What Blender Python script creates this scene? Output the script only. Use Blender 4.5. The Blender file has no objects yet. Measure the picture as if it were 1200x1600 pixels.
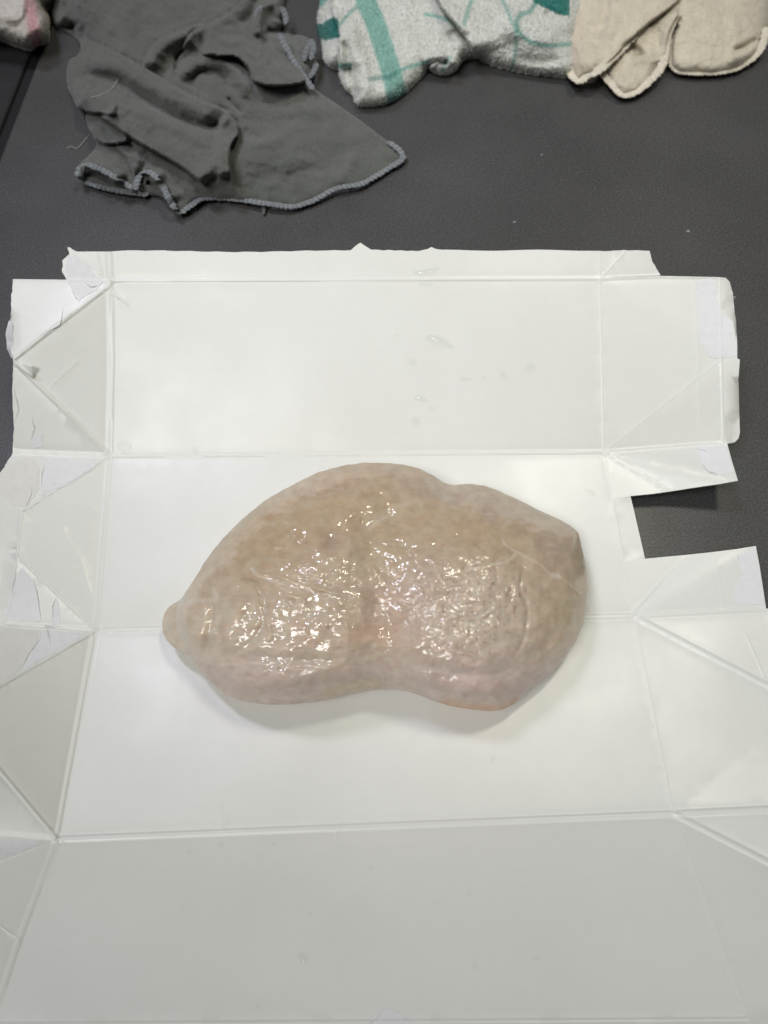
import bpy, math, random
import numpy as np
from mathutils import Vector, Matrix
from mathutils.geometry import delaunay_2d_cdt

SC = bpy.context.scene
COL = SC.collection
random.seed(4)
RNG = np.random.RandomState(4)

# ------------------------------------------------------------------ camera
PITCH = math.radians(64.0)          # degrees below the horizon
CAM_H = 0.270                       # metres above the counter
FOC = 1200.0                        # focal length in photo pixels (1200 x 1600)
cam_d = bpy.data.cameras.new('camera')
cam = bpy.data.objects.new('camera', cam_d)
COL.objects.link(cam)
cam.location = (0, 0, CAM_H)
cam.rotation_euler = (math.pi / 2 - PITCH, 0, 0)
cam_d.sensor_width = 36
cam_d.lens = 27
cam_d.clip_start = 0.01
cam_d.clip_end = 50
cam_d.dof.use_dof = True
cam_d.dof.focus_distance = 0.268
cam_d.dof.aperture_fstop = 15.0
SC.camera = cam

# ------------------------------------------------------------------ light
W = bpy.data.worlds.new('World')
SC.world = W
W.use_nodes = True
W.node_tree.nodes['Background'].inputs[0].default_value = (0.93, 0.97, 1.0, 1)
W.node_tree.nodes['Background'].inputs[1].default_value = 0.055


def lamp(name, loc, target, size, power, color, size_y=None):
    d = bpy.data.lights.new(name, 'AREA')
    d.shape = 'RECTANGLE'
    d.size = size
    d.size_y = size_y or size
    d.energy = power
    d.color = color
    o = bpy.data.objects.new(name, d)
    COL.objects.link(o)
    o.location = loc
    o.rotation_euler = (Vector(target) - Vector(loc)).to_track_quat('-Z', 'Y').to_euler()
    return o




def spot(name, loc, target, power, color, cone, radius, blend=1.0):
    d = bpy.data.lights.new(name, 'SPOT')
    d.energy = power
    d.color = color
    d.spot_size = math.radians(cone)
    d.spot_blend = blend
    d.shadow_soft_size = radius
    o = bpy.data.objects.new(name, d)
    COL.objects.link(o)
    o.location = loc
    o.rotation_euler = (Vector(target) - Vector(loc)).to_track_quat('-Z', 'Y').to_euler()
    return o


CEN = (0.0, 0.12, 0.0)
AIM = (0.0, 0.32, 0.0)
a = lamp('cool_ceiling_lamp', (-0.50, 0.68, 1.20), AIM, 0.14, 0.54, (0.78, 0.80, 1.0), 0.24)
a.data.spread = math.radians(55)
a = lamp('warm_ceiling_lamp', (0.36, 0.58, 1.25), AIM, 0.13, 0.46, (1.0, 0.98, 0.80), 0.22)
a.data.spread = math.radians(55)
spot('added_key_spot', (-0.28, -0.16, 1.15), (0.12, 0.30, 0.0), 96.0, (1.0, 0.995, 0.97), 34, 0.42)  # added spot; beam falloff stands in for a soft shadow on the near panel

SC.view_settings.view_transform = 'Standard'
SC.view_settings.look = 'None'
SC.view_settings.exposure = 0.0
SC.view_settings.gamma = 1.0
SC.view_settings.use_curve_mapping = False
SC.cycles.max_bounces = 10

# ------------------------------------------------------------------ survey helpers
SP, CP = math.sin(PITCH), math.cos(PITCH)


def at(u, v, h):
    """Point of the place seen at photo position (u, v) and standing h metres above the counter."""
    u = np.asarray(u, float)
    v = np.asarray(v, float)
    h = np.asarray(h, float)
    X = (u - 600.0) / FOC
    Y = -(v - 800.0) / FOC
    dx = X
    dy = CP + Y * SP
    dz = -SP + Y * CP
    t = (h - CAM_H) / dz
    return np.stack(np.broadcast_arrays(dx * t, dy * t, h + 0 * t), -1)


def depth(v, h):
    return (h - CAM_H) / (-SP + -(np.asarray(v, float) - 800.0) / FOC * CP)


def _hash(ix, iy, seed):
    n = (ix.astype(np.int64) * 374761393 + iy.astype(np.int64) * 668265263 + seed * 974711) & 0x7fffffff
    n = ((n ^ (n >> 13)) * 1274126177) & 0x7fffffff
    n = n ^ (n >> 16)
    return (n & 0xffff) / 65535.0


def noise(x, y, seed=0):
    x = np.asarray(x, float)
    y = np.asarray(y, float)
    ix = np.floor(x)
    iy = np.floor(y)
    fx = x - ix
    fy = y - iy
    sx = fx * fx * fx * (fx * (fx * 6 - 15) + 10)
    sy = fy * fy * fy * (fy * (fy * 6 - 15) + 10)

    def g(jx, jy, dx, dy):
        a = _hash(jx, jy, seed) * 2 * math.pi
        return np.cos(a) * dx + np.sin(a) * dy
    n00 = g(ix, iy, fx, fy)
    n10 = g(ix + 1, iy, fx - 1, fy)
    n01 = g(ix, iy + 1, fx, fy - 1)
    n11 = g(ix + 1, iy + 1, fx - 1, fy - 1)
    a = n00 + sx * (n10 - n00)
    b = n01 + sx * (n11 - n01)
    return (a + sy * (b - a)) * 1.5


def fbm(x, y, seed=0, octv=4, gain=0.5):
    s = 0
    a = 1.0
    for k in range(octv):
        s = s + a * noise(x * 2 ** k, y * 2 ** k, seed + 17 * k)
        a *= gain
    return s


def gauss(U, V, cu, cv, ru, rv=None, ang=0.0):
    rv = rv or ru
    c, s = math.cos(math.radians(ang)), math.sin(math.radians(ang))
    du, dv = U - cu, V - cv
    a = (du * c + dv * s) / ru
    b = (-du * s + dv * c) / rv
    return np.exp(-(a * a + b * b))


def pdist(U, V, poly, closed=False):
    """distance to a polyline, signed side (+ = left hand of travel as drawn with v down), parameter along it"""
    P = np.asarray(poly, float)
    if closed:
        P = np.vstack([P, P[:1]])
    best = np.full(np.shape(U), 1e9)
    side = np.zeros(np.shape(U))
    tt = np.zeros(np.shape(U))
    L = np.r_[0, np.cumsum(np.hypot(*(P[1:] - P[:-1]).T))]
    for i in range(len(P) - 1):
        a, b = P[i], P[i + 1]
        d = b - a
        l2 = max(d @ d, 1e-9)
        t = np.clip(((U - a[0]) * d[0] + (V - a[1]) * d[1]) / l2, 0, 1)
        qx, qy = U - (a[0] + t * d[0]), V - (a[1] + t * d[1])
        r = np.hypot(qx, qy)
        m = r < best
        best = np.where(m, r, best)
        side = np.where(m, np.sign(d[1] * qx - d[0] * qy), side)
        tt = np.where(m, (L[i] + t * math.sqrt(l2)) / L[-1], tt)
    return best, side, tt


def smooth_poly(pts, n=4):
    """Catmull-Rom through the points"""
    P = np.asarray(pts, float)
    Q = np.vstack([2 * P[0] - P[1], P, 2 * P[-1] - P[-2]])
    out = []
    for i in range(1, len(Q) - 2):
        for k in range(n):
            t = k / n
            a, b, c, d = Q[i - 1], Q[i], Q[i + 1], Q[i + 2]
            out.append(0.5 * ((2 * b) + (-a + c) * t + (2 * a - 5 * b + 4 * c - d) * t * t + (-a + 3 * b - 3 * c + d) * t ** 3))
    out.append(P[-1])
    return np.array(out)


def culled(f):
    """evaluate a line feature only near its line"""
    def g(U, V, poly, *a, **k):
        P = np.asarray(poly, float)
        r = 3.2 * max(x for x in (a[0], a[1] if f.__name__ == 'step' else 0)) + 4
        if f.__name__ == 'step':
            r *= 1.3
        U, V = np.asarray(U, float), np.asarray(V, float)
        m = (U > P[:, 0].min() - r) & (U < P[:, 0].max() + r) & (V > P[:, 1].min() - r) & (V < P[:, 1].max() + r)
        out = np.zeros(np.broadcast(U, V).shape)
        if m.any():
            out[m] = f(U[m], V[m], poly, *a, **k)
        return out
    return g


@culled
def ridge(U, V, poly, w, a, ends=0.15):
    d, s, t = pdist(U, V, smooth_poly(poly))
    tp = np.clip(np.minimum(t, 1 - t) / ends, 0, 1) if ends else 1.0
    tp = tp * tp * (3 - 2 * tp) if ends else 1.0
    return a * np.exp(-(d / w) ** 2) * tp


@culled
def step(U, V, poly, wl, wr, a, ends=0.15):
    """fold that overlaps its neighbour: falls off over wl on the left of travel, wr on the right"""
    d, s, t = pdist(U, V, smooth_poly(poly))
    tp = np.clip(np.minimum(t, 1 - t) / ends, 0, 1)
    tp = tp * tp * (3 - 2 * tp)
    w = np.where(s > 0, wl, wr)
    low = (s > 0) == (wl < wr)
    # the layer underneath tucks in below the overlapping edge
    tuck = np.where(low & (min(wl, wr) < 6), 0.42 * a * np.exp(-((d - 3.0) / 2.6) ** 2), 0)
    return (a * np.exp(-(d / w) ** 1.5) - tuck) * tp


def inside(U, V, poly):
    P = np.asarray(poly, float)
    r = np.zeros(np.shape(U), bool)
    n = len(P)
    for i in range(n):
        x1, y1 = P[i]
        x2, y2 = P[(i + 1) % n]
        c = ((y1 > V) != (y2 > V))
        xx = (x2 - x1) * (V - y1) / (y2 - y1 + 1e-12) + x1
        r ^= c & (U < xx)
    return r


def resample(poly, stepv, closed=True):
    P = np.asarray(poly, float)
    if closed:
        P = np.vstack([P, P[:1]])
    out = []
    for i in range(len(P) - 1):
        a, b = P[i], P[i + 1]
        n = max(1, int(round(np.hypot(*(b - a)) / stepv)))
        for k in range(n):
            out.append(a + (b - a) * k / n)
    if not closed:
        out.append(P[-1])
    return np.array(out)


def roughen(poly, stepv, amp, seed, closed=False):
    """a torn paper edge"""
    P = resample(poly, stepv, closed)
    n = len(P)
    Q = P.copy()
    for i in range(n if closed else n):
        if not closed and i in (0, n - 1):
            continue
        a, b = P[(i - 1) % n], P[(i + 1) % n]
        d = b - a
        d = d / (np.hypot(*d) + 1e-9)
        k = fbm(np.array([i * 0.31]), np.array([seed * 3.7]), seed, 3)[0] + 0.5 * (_hash(np.array([i]), np.array([seed]), 3)[0] - 0.5)
        Q[i] = P[i] + np.array([-d[1], d[0]]) * k * amp
    return Q


# ------------------------------------------------------------------ object helpers
def link(name, me, mat=None, parent=None):
    o = bpy.data.objects.new(name, me)
    COL.objects.link(o)
    if mat is not None and not me.materials:
        me.materials.append(mat)
    if parent is not None:
        o.parent = parent
    return o


def empty(name, loc, label, cat, group=None):
    o = bpy.data.objects.new(name, None)
    COL.objects.link(o)
    o.empty_display_size = 0.01
    o.location = loc
    tag(o, label, cat, group)
    return o


def tag(o, label=None, cat=None, group=None, kind=None):
    for k, x in (('label', label), ('category', cat), ('group', group), ('kind', kind)):
        if x:
            o[k] = x
    return o


def mesh(name, V, F, smooth=True, closed=True):
    me = bpy.data.meshes.new(name)
    V = np.asarray(V, float)
    if closed:
        # point the faces outward (signed volume about the centre)
        c = V.mean(0)
        tri = np.array([(f[0], f[1], f[2]) for f in F] + [(f[0], f[2], f[3]) for f in F if len(f) > 3])
        a, b, d = (V[tri[:, k]] - c for k in range(3))
        if np.einsum('ij,ij->i', a, np.cross(b, d)).sum() < 0:
            F = [tuple(f)[::-1] for f in F]
    me.from_pydata(V.tolist(), [], [tuple(int(i) for i in f) for f in F])
    if smooth:
        me.shade_smooth()
    me.update()
    return me


def set_col(me, name, C):
    C = np.asarray(C, np.float32)
    if C.shape[1] == 3:
        C = np.hstack([C, np.ones((len(C), 1), np.float32)])
    a = me.color_attributes.new(name, 'FLOAT_COLOR', 'POINT')
    a.data.foreach_set('color', C.ravel())


def srgb(*c):
    c = np.array(c, float) / 255.0
    return np.where(c <= 0.04045, c / 12.92, ((c + 0.055) / 1.055) ** 2.4)


def tri_region(outline, extra):
    """triangulate the inside of an outline with extra points inside it"""
    O = np.asarray(outline, float)
    pts = [Vector((float(x), float(y))) for x, y in O]
    n = len(pts)
    pts += [Vector((float(x), float(y))) for x, y in extra]
    r = delaunay_2d_cdt(pts, [], [list(range(n))], 1, 1e-4)
    v = np.array([[p.x, p.y] for p in r[0]])
    f = [list(x) for x in r[2]]
    # face up as seen from above: v axis points down in the photo
    out = []
    for q in f:
        a, b, c = v[q[0]], v[q[1]], v[q[2]]
        if (b[0] - a[0]) * (c[1] - a[1]) - (b[1] - a[1]) * (c[0] - a[0]) > 0:
            q = q[::-1]
        out.append(q)
    return v, out


# ------------------------------------------------------------------ materials
def mat_new(name):
    m = bpy.data.materials.new(name)
    m.use_nodes = True
    nt = m.node_tree
    b = nt.nodes['Principled BSDF']
    return m, nt, b


def nd(nt, t, **kw):
    n = nt.nodes.new(t)
    for k, x in kw.items():
        if k in n.inputs:
            n.inputs[k].default_value = x
        else:
            setattr(n, k, x)
    return n


def ramp(nt, src, stops):
    r = nd(nt, 'ShaderNodeValToRGB')
    e = r.color_ramp.elements
    while len(e) < len(stops):
        e.new(0.5)
    for i, (p, c) in enumerate(stops):
        e[i].position = p
        e[i].color = (c[0], c[1], c[2], 1) if hasattr(c, '__len__') else (c, c, c, 1)
    nt.links.new(src, r.inputs[0])
    return r


def objco(nt):
    return nd(nt, 'ShaderNodeTexCoord').outputs['Object']


def tex_noise(nt, co, scale, detail=4, rough=0.5):
    n = nd(nt, 'ShaderNodeTexNoise')
    n.inputs['Scale'].default_value = scale
    n.inputs['Detail'].default_value = detail
    n.inputs['Roughness'].default_value = rough
    nt.links.new(co, n.inputs['Vector'])
    return n


def bump(nt, src, strength, dist, chain=None):
    b = nd(nt, 'ShaderNodeBump')
    b.inputs['Strength'].default_value = strength
    b.inputs['Distance'].default_value = dist
    nt.links.new(src, b.inputs['Height'])
    if chain is not None:
        nt.links.new(chain.outputs[0], b.inputs['Normal'])
    return b


def mixc(nt, fac, a, b, mode='MIX'):
    m = nd(nt, 'ShaderNodeMix')
    m.data_type = 'RGBA'
    m.blend_type = mode
    for sock, x in ((m.inputs[0], fac), (m.inputs[6], a), (m.inputs[7], b)):
        if hasattr(x, 'is_linked') or hasattr(x, 'links'):
            nt.links.new(x, sock)
        elif hasattr(x, '__len__'):
            sock.default_value = (x[0], x[1], x[2], 1)
        else:
            sock.default_value = x
    return m.outputs[2]


def make_counter_mat():
    m, nt, b = mat_new('speckled_dark_laminate')
    co = objco(nt)
    base = srgb(71, 70, 70)
    n1 = tex_noise(nt, co, 9, 3)
    c0 = ramp(nt, n1.outputs[0], [(0.35, base * 0.86), (0.7, base * 1.14)]).outputs[0]
    v = nd(nt, 'ShaderNodeTexVoronoi')
    v.inputs['Scale'].default_value = 1300
    nt.links.new(co, v.inputs['Vector'])
    s = ramp(nt, v.outputs['Distance'], [(0.12, 1.0), (0.26, 0.0)])
    n2 = tex_noise(nt, co, 620, 2)
    n2r = ramp(nt, n2.outputs[0], [(0.50, 0.0), (0.64, 1.0)])
    mm = nd(nt, 'ShaderNodeMath', operation='MULTIPLY')
    nt.links.new(s.outputs[0], mm.inputs[0])
    nt.links.new(n2r.outputs[0], mm.inputs[1])
    c1 = mixc(nt, mm.outputs[0], c0, srgb(116, 116, 120))
    n3 = tex_noise(nt, co, 1300, 2)
    n3r = ramp(nt, n3.outputs[0], [(0.36, 0.62), (0.60, 1.22)])
    c2 = mixc(nt, 1.0, c1, n3r.outputs[0], 'MULTIPLY')
    nt.links.new(c2, b.inputs['Base Color'])
    n4 = tex_noise(nt, co, 26, 4)
    r4 = ramp(nt, n4.outputs[0], [(0.3, 0.36), (0.7, 0.47)])
    nt.links.new(r4.outputs[0], b.inputs['Roughness'])
    b.inputs['Specular IOR Level'].default_value = 0.5
    bp = bump(nt, n3.outputs[0], 0.25, 0.00012)
    nt.links.new(bp.outputs[0], b.inputs['Normal'])
    return m


def make_board_mat():
    m, nt, b = mat_new('coated_white_board')
    co = objco(nt)
    n1 = tex_noise(nt, co, 14, 4)
    c0 = ramp(nt, n1.outputs[0], [(0.3, srgb(226, 226, 220)), (0.72, srgb(232, 232, 227))]).outputs[0]
    n5 = tex_noise(nt, co, 300, 3)
    c1 = mixc(nt, 1.0, c0, ramp(nt, n5.outputs[0], [(0.3, 0.985), (0.7, 1.0)]).outputs[0], 'MULTIPLY')
    nt.links.new(c1, b.inputs['Base Color'])
    n2 = tex_noise(nt, co, 40, 5)
    r = ramp(nt, n2.outputs[0], [(0.3, 0.30), (0.7, 0.42)])
    nt.links.new(r.outputs[0], b.inputs['Roughness'])
    b.inputs['Specular IOR Level'].default_value = 0.45
    b.inputs['Coat Weight'].default_value = 0.06
    b.inputs['Coat Roughness'].default_value = 0.22
    n3 = tex_noise(nt, co, 28, 3)
    b1 = bump(nt, n3.outputs[0], 0.35, 0.0012)
    n4 = tex_noise(nt, co, 700, 2)
    b2 = bump(nt, n4.outputs[0], 0.10, 0.0001, b1)
    nt.links.new(b2.outputs[0], b.inputs['Normal'])
    return m


def make_torn_mat(c=(233, 233, 234)):
    m, nt, b = mat_new('torn_paper_fibre')
    co = objco(nt)
    n1 = tex_noise(nt, co, 260, 5, 0.65)
    c0 = ramp(nt, n1.outputs[0], [(0.3, srgb(*c) * 0.93), (0.7, srgb(*c))]).outputs[0]
    nt.links.new(c0, b.inputs['Base Color'])
    b.inputs['Roughness'].default_value = 0.85
    b.inputs['Specular IOR Level'].default_value = 0.2
    n2 = tex_noise(nt, co, 420, 6, 0.7)
    nt.links.new(bump(nt, n2.outputs[0], 0.6, 0.0004).outputs[0], b.inputs['Normal'])
    return m


def make_meat_mat():
    m, nt, b = mat_new('raw_chicken')
    co = objco(nt)
    a = nd(nt, 'ShaderNodeVertexColor', layer_name='Col')
    wet = nd(nt, 'ShaderNodeVertexColor', layer_name='Wet')
    n1 = tex_noise(nt, co, 190, 5, 0.6)
    c1 = mixc(nt, 1.0, a.outputs[0], ramp(nt, n1.outputs[0], [(0.25, (0.88, 0.85, 0.82)), (0.75, (1.06, 1.06, 1.06))]).outputs[0], 'MULTIPLY')
    nt.links.new(c1, b.inputs['Base Color'])
    b.subsurface_method = 'RANDOM_WALK'
    b.inputs['Subsurface Weight'].default_value = 0.6
    b.inputs['Subsurface Radius'].default_value = (1.0, 0.55, 0.35)
    b.inputs['Subsurface Scale'].default_value = 0.004
    b.inputs['IOR'].default_value = 1.38
    # muscle fibres and wet film relief
    mp = nd(nt, 'ShaderNodeMapping')
    mp.inputs['Rotation'].default_value = (0, 0, math.radians(20))
    mp.inputs['Scale'].default_value = (0.4, 1.0, 1.0)
    nt.links.new(co, mp.inputs[0])
    nf = tex_noise(nt, mp.outputs[0], 900, 3, 0.5)
    b1 = bump(nt, nf.outputs[0], 0.12, 0.0002)
    nwa = tex_noise(nt, co, 330, 1.5, 0.5)
    nwb = tex_noise(nt, co, 760, 2, 0.5)
    # sharp-crested ripples of the wet film
    def crest(src, k):
        m1 = nd(nt, 'ShaderNodeMath', operation='SUBTRACT')
        nt.links.new(src, m1.inputs[0])
        m1.inputs[1].default_value = 0.5
        m2 = nd(nt, 'ShaderNodeMath', operation='ABSOLUTE')
        nt.links.new(m1.outputs[0], m2.inputs[0])
        m3 = nd(nt, 'ShaderNodeMath', operation='MULTIPLY')
        nt.links.new(m2.outputs[0], m3.inputs[0])
        m3.inputs[1].default_value = -k
        return m3.outputs[0]
    sm = nd(nt, 'ShaderNodeMath', operation='ADD')
    nt.links.new(crest(nwa.outputs[0], 2.0), sm.inputs[0])
    nt.links.new(crest(nwb.outputs[0], 1.1), sm.inputs[1])
    sep = nd(nt, 'ShaderNodeSeparateColor')
    nt.links.new(wet.outputs[0], sep.inputs[0])
    b2 = nd(nt, 'ShaderNodeBump')
    b2.inputs['Distance'].default_value = 0.00034
    nt.links.new(sm.outputs[0], b2.inputs['Height'])
    nt.links.new(sep.outputs[0], b2.inputs['Strength'])
    nt.links.new(b1.outputs[0], b2.inputs['Normal'])
    nt.links.new(b1.outputs[0], b.inputs['Normal'])
    nt.links.new(b2.outputs[0], b.inputs['Coat Normal'])
    nt.links.new(sep.outputs[1], b.inputs['Coat Weight'])
    b.inputs['Coat Roughness'].default_value = 0.02
    b.inputs['Coat IOR'].default_value = 1.6
    b.inputs['Roughness'].default_value = 0.5
    b.inputs['Specular IOR Level'].default_value = 0.25
    return m


def make_cloth_mat(name, scale=1400, rib=None, rough=0.95, bstr=0.6, bdist=0.0005, sheen=0.3):
    m, nt, b = mat_new(name)
    co = objco(nt)
    a = nd(nt, 'ShaderNodeVertexColor', layer_name='Col')
    n1 = tex_noise(nt, co, scale, 4, 0.65)
    c1 = mixc(nt, 1.0, a.outputs[0], ramp(nt, n1.outputs[0], [(0.28, 0.80), (0.72, 1.14)]).outputs[0], 'MULTIPLY')
    n2 = tex_noise(nt, co, 60, 4, 0.6)
    c2 = mixc(nt, 1.0, c1, ramp(nt, n2.outputs[0], [(0.28, 0.92), (0.72, 1.06)]).outputs[0], 'MULTIPLY')
    nt.links.new(c2, b.inputs['Base Color'])
    b.inputs['Roughness'].default_value = rough
    b.inputs['Specular IOR Level'].default_value = 0.12
    b.inputs['Sheen Weight'].default_value = sheen
    b.inputs['Sheen Roughness'].default_value = 0.6
    bb = bump(nt, n1.outputs[0], bstr, bdist)
    if rib:
        wv = nd(nt, 'ShaderNodeTexWave')
        wv.inputs['Scale'].default_value = rib
        wv.inputs['Distortion'].default_value = 2.0
        wv.inputs['Detail'].default_value = 2
        wv.inputs['Detail Scale'].default_value = 3
        nt.links.new(co, wv.inputs['Vector'])
        bb = bump(nt, wv.outputs[1], 0.25, 0.0003, bb)
    nt.links.new(bb.outputs[0], b.inputs['Normal'])
    return m


def make_plain(name, c, rough, spec=0.4, metal=0.0):
    m, nt, b = mat_new(name)
    co = objco(nt)
    n = tex_noise(nt, co, 120, 4)
    r = ramp(nt, n.outputs[0], [(0.3, np.array(c) * 0.85), (0.7, np.array(c) * 1.1)])
    nt.links.new(r.outputs[0], b.inputs['Base Color'])
    b.inputs['Roughness'].default_value = rough
    b.inputs['Specular IOR Level'].default_value = spec
    b.inputs['Metallic'].default_value = metal
    return m


def make_water_mat():
    m, nt, b = mat_new('water')
    nt.nodes.remove(b)
    out = [n for n in nt.nodes if n.type == 'OUTPUT_MATERIAL'][0]
    tr = nd(nt, 'ShaderNodeBsdfTransparent')
    tr.inputs[0].default_value = (0.975, 0.98, 0.975, 1)
    gl = nd(nt, 'ShaderNodeBsdfGlossy')
    gl.inputs['Roughness'].default_value = 0.04
    fr = nd(nt, 'ShaderNodeFresnel')
    fr.inputs['IOR'].default_value = 1.5
    mx = nd(nt, 'ShaderNodeMixShader')
    ge = nd(nt, 'ShaderNodeNewGeometry')
    inv = nd(nt, 'ShaderNodeMath', operation='SUBTRACT')
    inv.inputs[0].default_value = 1.0
    nt.links.new(ge.outputs['Backfacing'], inv.inputs[1])
    mu = nd(nt, 'ShaderNodeMath', operation='MULTIPLY')
    nt.links.new(inv.outputs[0], mu.inputs[0])
    nt.links.new(fr.outputs[0], mu.inputs[1])
    nt.links.new(mu.outputs[0], mx.inputs[0])
    nt.links.new(tr.outputs[0], mx.inputs[1])
    nt.links.new(gl.outputs[0], mx.inputs[2])
    nt.links.new(mx.outputs[0], out.inputs[0])
    return m


M_COUNTER = make_counter_mat()
M_BOARD = make_board_mat()
M_TORN = make_torn_mat()
M_MEAT = make_meat_mat()
M_WATER = make_water_mat()
M_GREY = make_cloth_mat('grey_knit_cloth', 1500, rib=260, bstr=0.7)
M_TERRY = make_cloth_mat('white_terry_towel', 1100, bstr=1.0, bdist=0.0008)
M_BEIGE = make_cloth_mat('beige_velour_cloth', 1700, bstr=0.5)
M_FIBRE = make_cloth_mat('cloth_fibre', 2200, bstr=0.0, sheen=0.2)
M_HEM = make_cloth_mat('hem_thread', 2200, bstr=0.8)
M_GAP = make_plain('black_gap_fill', srgb(14, 14, 15), 0.7)
M_HOB = make_plain('dark_appliance_top', srgb(50, 50, 51), 0.35)

# ------------------------------------------------------------------ the counter
EDGE_X0, EDGE_Y0 = at(66, 75, 0)[:2]
EDGE_X1, EDGE_Y1 = at(5, 232, 0)[:2]
sl = (EDGE_X1 - EDGE_X0) / (EDGE_Y1 - EDGE_Y0)


def edge_x(y):
    return EDGE_X0 + (y - EDGE_Y0) * sl


def slab(name, xs, mat, z1, z0, kind='structure', rounded=0.0015):
    """box running in y from -0.5 to 1.3 with slanted sides at xs = (left fn, right fn)"""
    me = bpy.data.meshes.new(name)
    ys = np.linspace(-0.5, 1.3, 7)
    prof = []
    for y in ys:
        l, r = xs[0](y), xs[1](y)
        k = rounded
        prof.append([(l, z0), (l, z1 - k), (l + k * 0.3, z1 - k * 0.3), (l + k, z1), (r - k, z1), (r - k * 0.3, z1 - k * 0.3), (r, z1 - k), (r, z0)])
    V = [(x, y, z) for y, p in zip(ys, prof) for x, z in p]
    n = 8
    F = []
    for j in range(len(ys) - 1):
        for i in range(n):
            F.append((j * n + i, j * n + (i + 1) % n, (j + 1) * n + (i + 1) % n, (j + 1) * n + i))
    F.append(tuple(range(n))[::-1])
    F.append(tuple((len(ys) - 1) * n + i for i in range(n)))
    me = mesh(name, V, F, smooth=False)
    o = link(name, me, mat)
    tag(o, kind=kind)
    return o


slab('countertop', (edge_x, lambda y: 1.2), M_COUNTER, 0.0, -0.03)
slab('gap_dark_strip', (lambda y: edge_x(y) - 0.006, lambda y: edge_x(y) - 0.0001), M_GAP, -0.002, -0.03, rounded=0.0008)  # black strip put in for the dark of the open gap
slab('appliance_top', (lambda y: -1.5, lambda y: edge_x(y) - 0.0062), M_HOB, -0.0006, -0.03)

# ------------------------------------------------------------------ the flattened carton
FOLDX = [-400, 20, 172, 940, 1090, 1200, 1600]
FOLDS = {  # photo line of every cross fold and its height over the counter (m)
    0: ([(-400, 393), (110, 393), (560, 394), (938, 392), (1600, 391)], 0.0400),
    1: ([(-400, 435), (20, 436), (172, 438), (937, 435), (1030, 431), (1600, 431)], 0.0355),
    2: ([(-400, 699), (20, 706), (171, 712), (943, 706), (1085, 695), (1136, 692), (1600, 680)], 0.0070),
    3: ([(-400, 960), (0, 974), (64, 980), (149, 985), (991, 962), (1197, 951), (1600, 930)], 0.0012),
    4: ([(-400, 1290), (0, 1303), (90, 1311), (1053, 1271), (1200, 1264), (1600, 1244)], 0.0080),
    5: ([(-400, 1606), (-12, 1600), (1170, 1592), (1600, 1590)], 0.0340),
    6: ([(-400, 1660), (1600, 1660)], 0.0400),
}


def fold_y(k, u):
    p = np.array(FOLDS[k][0], float)
    return np.interp(u, p[:, 0], p[:, 1])


LIFT = [  # raised corners of the end flaps: triangles of (u, v, extra height in mm)
    ((172, 438, 0), (20, 436, 0), (20, 562, 8)), ((172, 438, 0), (20, 562, 8), (171, 712, 0)), ((20, 562, 8), (20, 706, 2), (171, 712, 0)),
    ((171, 712, 0), (20, 706, 2), (36, 798, 7)), ((171, 712, 0), (36, 798, 7), (149, 985, 0)), ((36, 798, 7), (27, 868, 7), (149, 985, 0)),
    ((27, 868, 7), (8, 975, -0.6), (149, 985, 0)), ((20, 706, 2), (-60, 790, 4), (36, 798, 7)), ((36, 798, 7), (-60, 790, 4), (-70, 972, -0.6)),
    ((36, 798, 7), (-70, 972, -0.6), (8, 975, -0.6)), ((36, 798, 7), (27, 868, 7), (8, 975, -0.6)),
    ((149, 985, 0), (8, 975, -0.6), (-75, 1115, 22)), ((8, 975, -0.6), (-70, 972, -0.6), (-75, 1115, 22)), ((149, 985, 0), (-75, 1115, 22), (90, 1311, 0)),
    ((-75, 1115, 22), (-90, 1295, -6), (90, 1311, 0)),
    ((90, 1311, 0), (-90, 1295, -6), (-95, 1380, 8)), ((90, 1311, 0), (-95, 1380, 8), (-12, 1600, 0)), ((-12, 1600, 0), (-95, 1380, 8), (-95, 1640, 3)),
    ((943, 706, 0), (1136, 692, 2), (1153, 751, 9)), ((943, 706, 0), (1153, 751, 9), (1045, 768, 2)), ((943, 706, 0), (1045, 768, 2), (957, 779, 0)),
    ((991, 962, 0), (1181, 853, 7), (1197, 951, 3)), ((991, 962, 0), (1072, 867, 2), (1181, 853, 7)), ((991, 962, 0), (975, 878, 0), (1072, 867, 2)),
    ((991, 962, 0), (1197, 951, 3), (1265, 1100, 2)), ((1197, 951, 3), (1265, 948, 6), (1265, 1100, 2)), ((991, 962, 0), (1265, 1100, 2), (1053, 1271, 0)),
    ((1265, 1100, 2), (1300, 1262, 5), (1053, 1271, 0)),
    ((1053, 1271, 0), (1300, 1262, 5), (1400, 1450, 0)), ((1053, 1271, 0), (1400, 1450, 0), (1170, 1592, 0)), ((1170, 1592, 0), (1400, 1450, 0), (1400, 1660, 4)),
    ((937, 435, 0), (1127, 433, 1), (1155, 562, 4)), ((937, 435, 0), (1155, 562, 4), (943, 706, 0)), ((943, 706, 0), (1155, 562, 4), (1136, 693, 2)),
]

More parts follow.
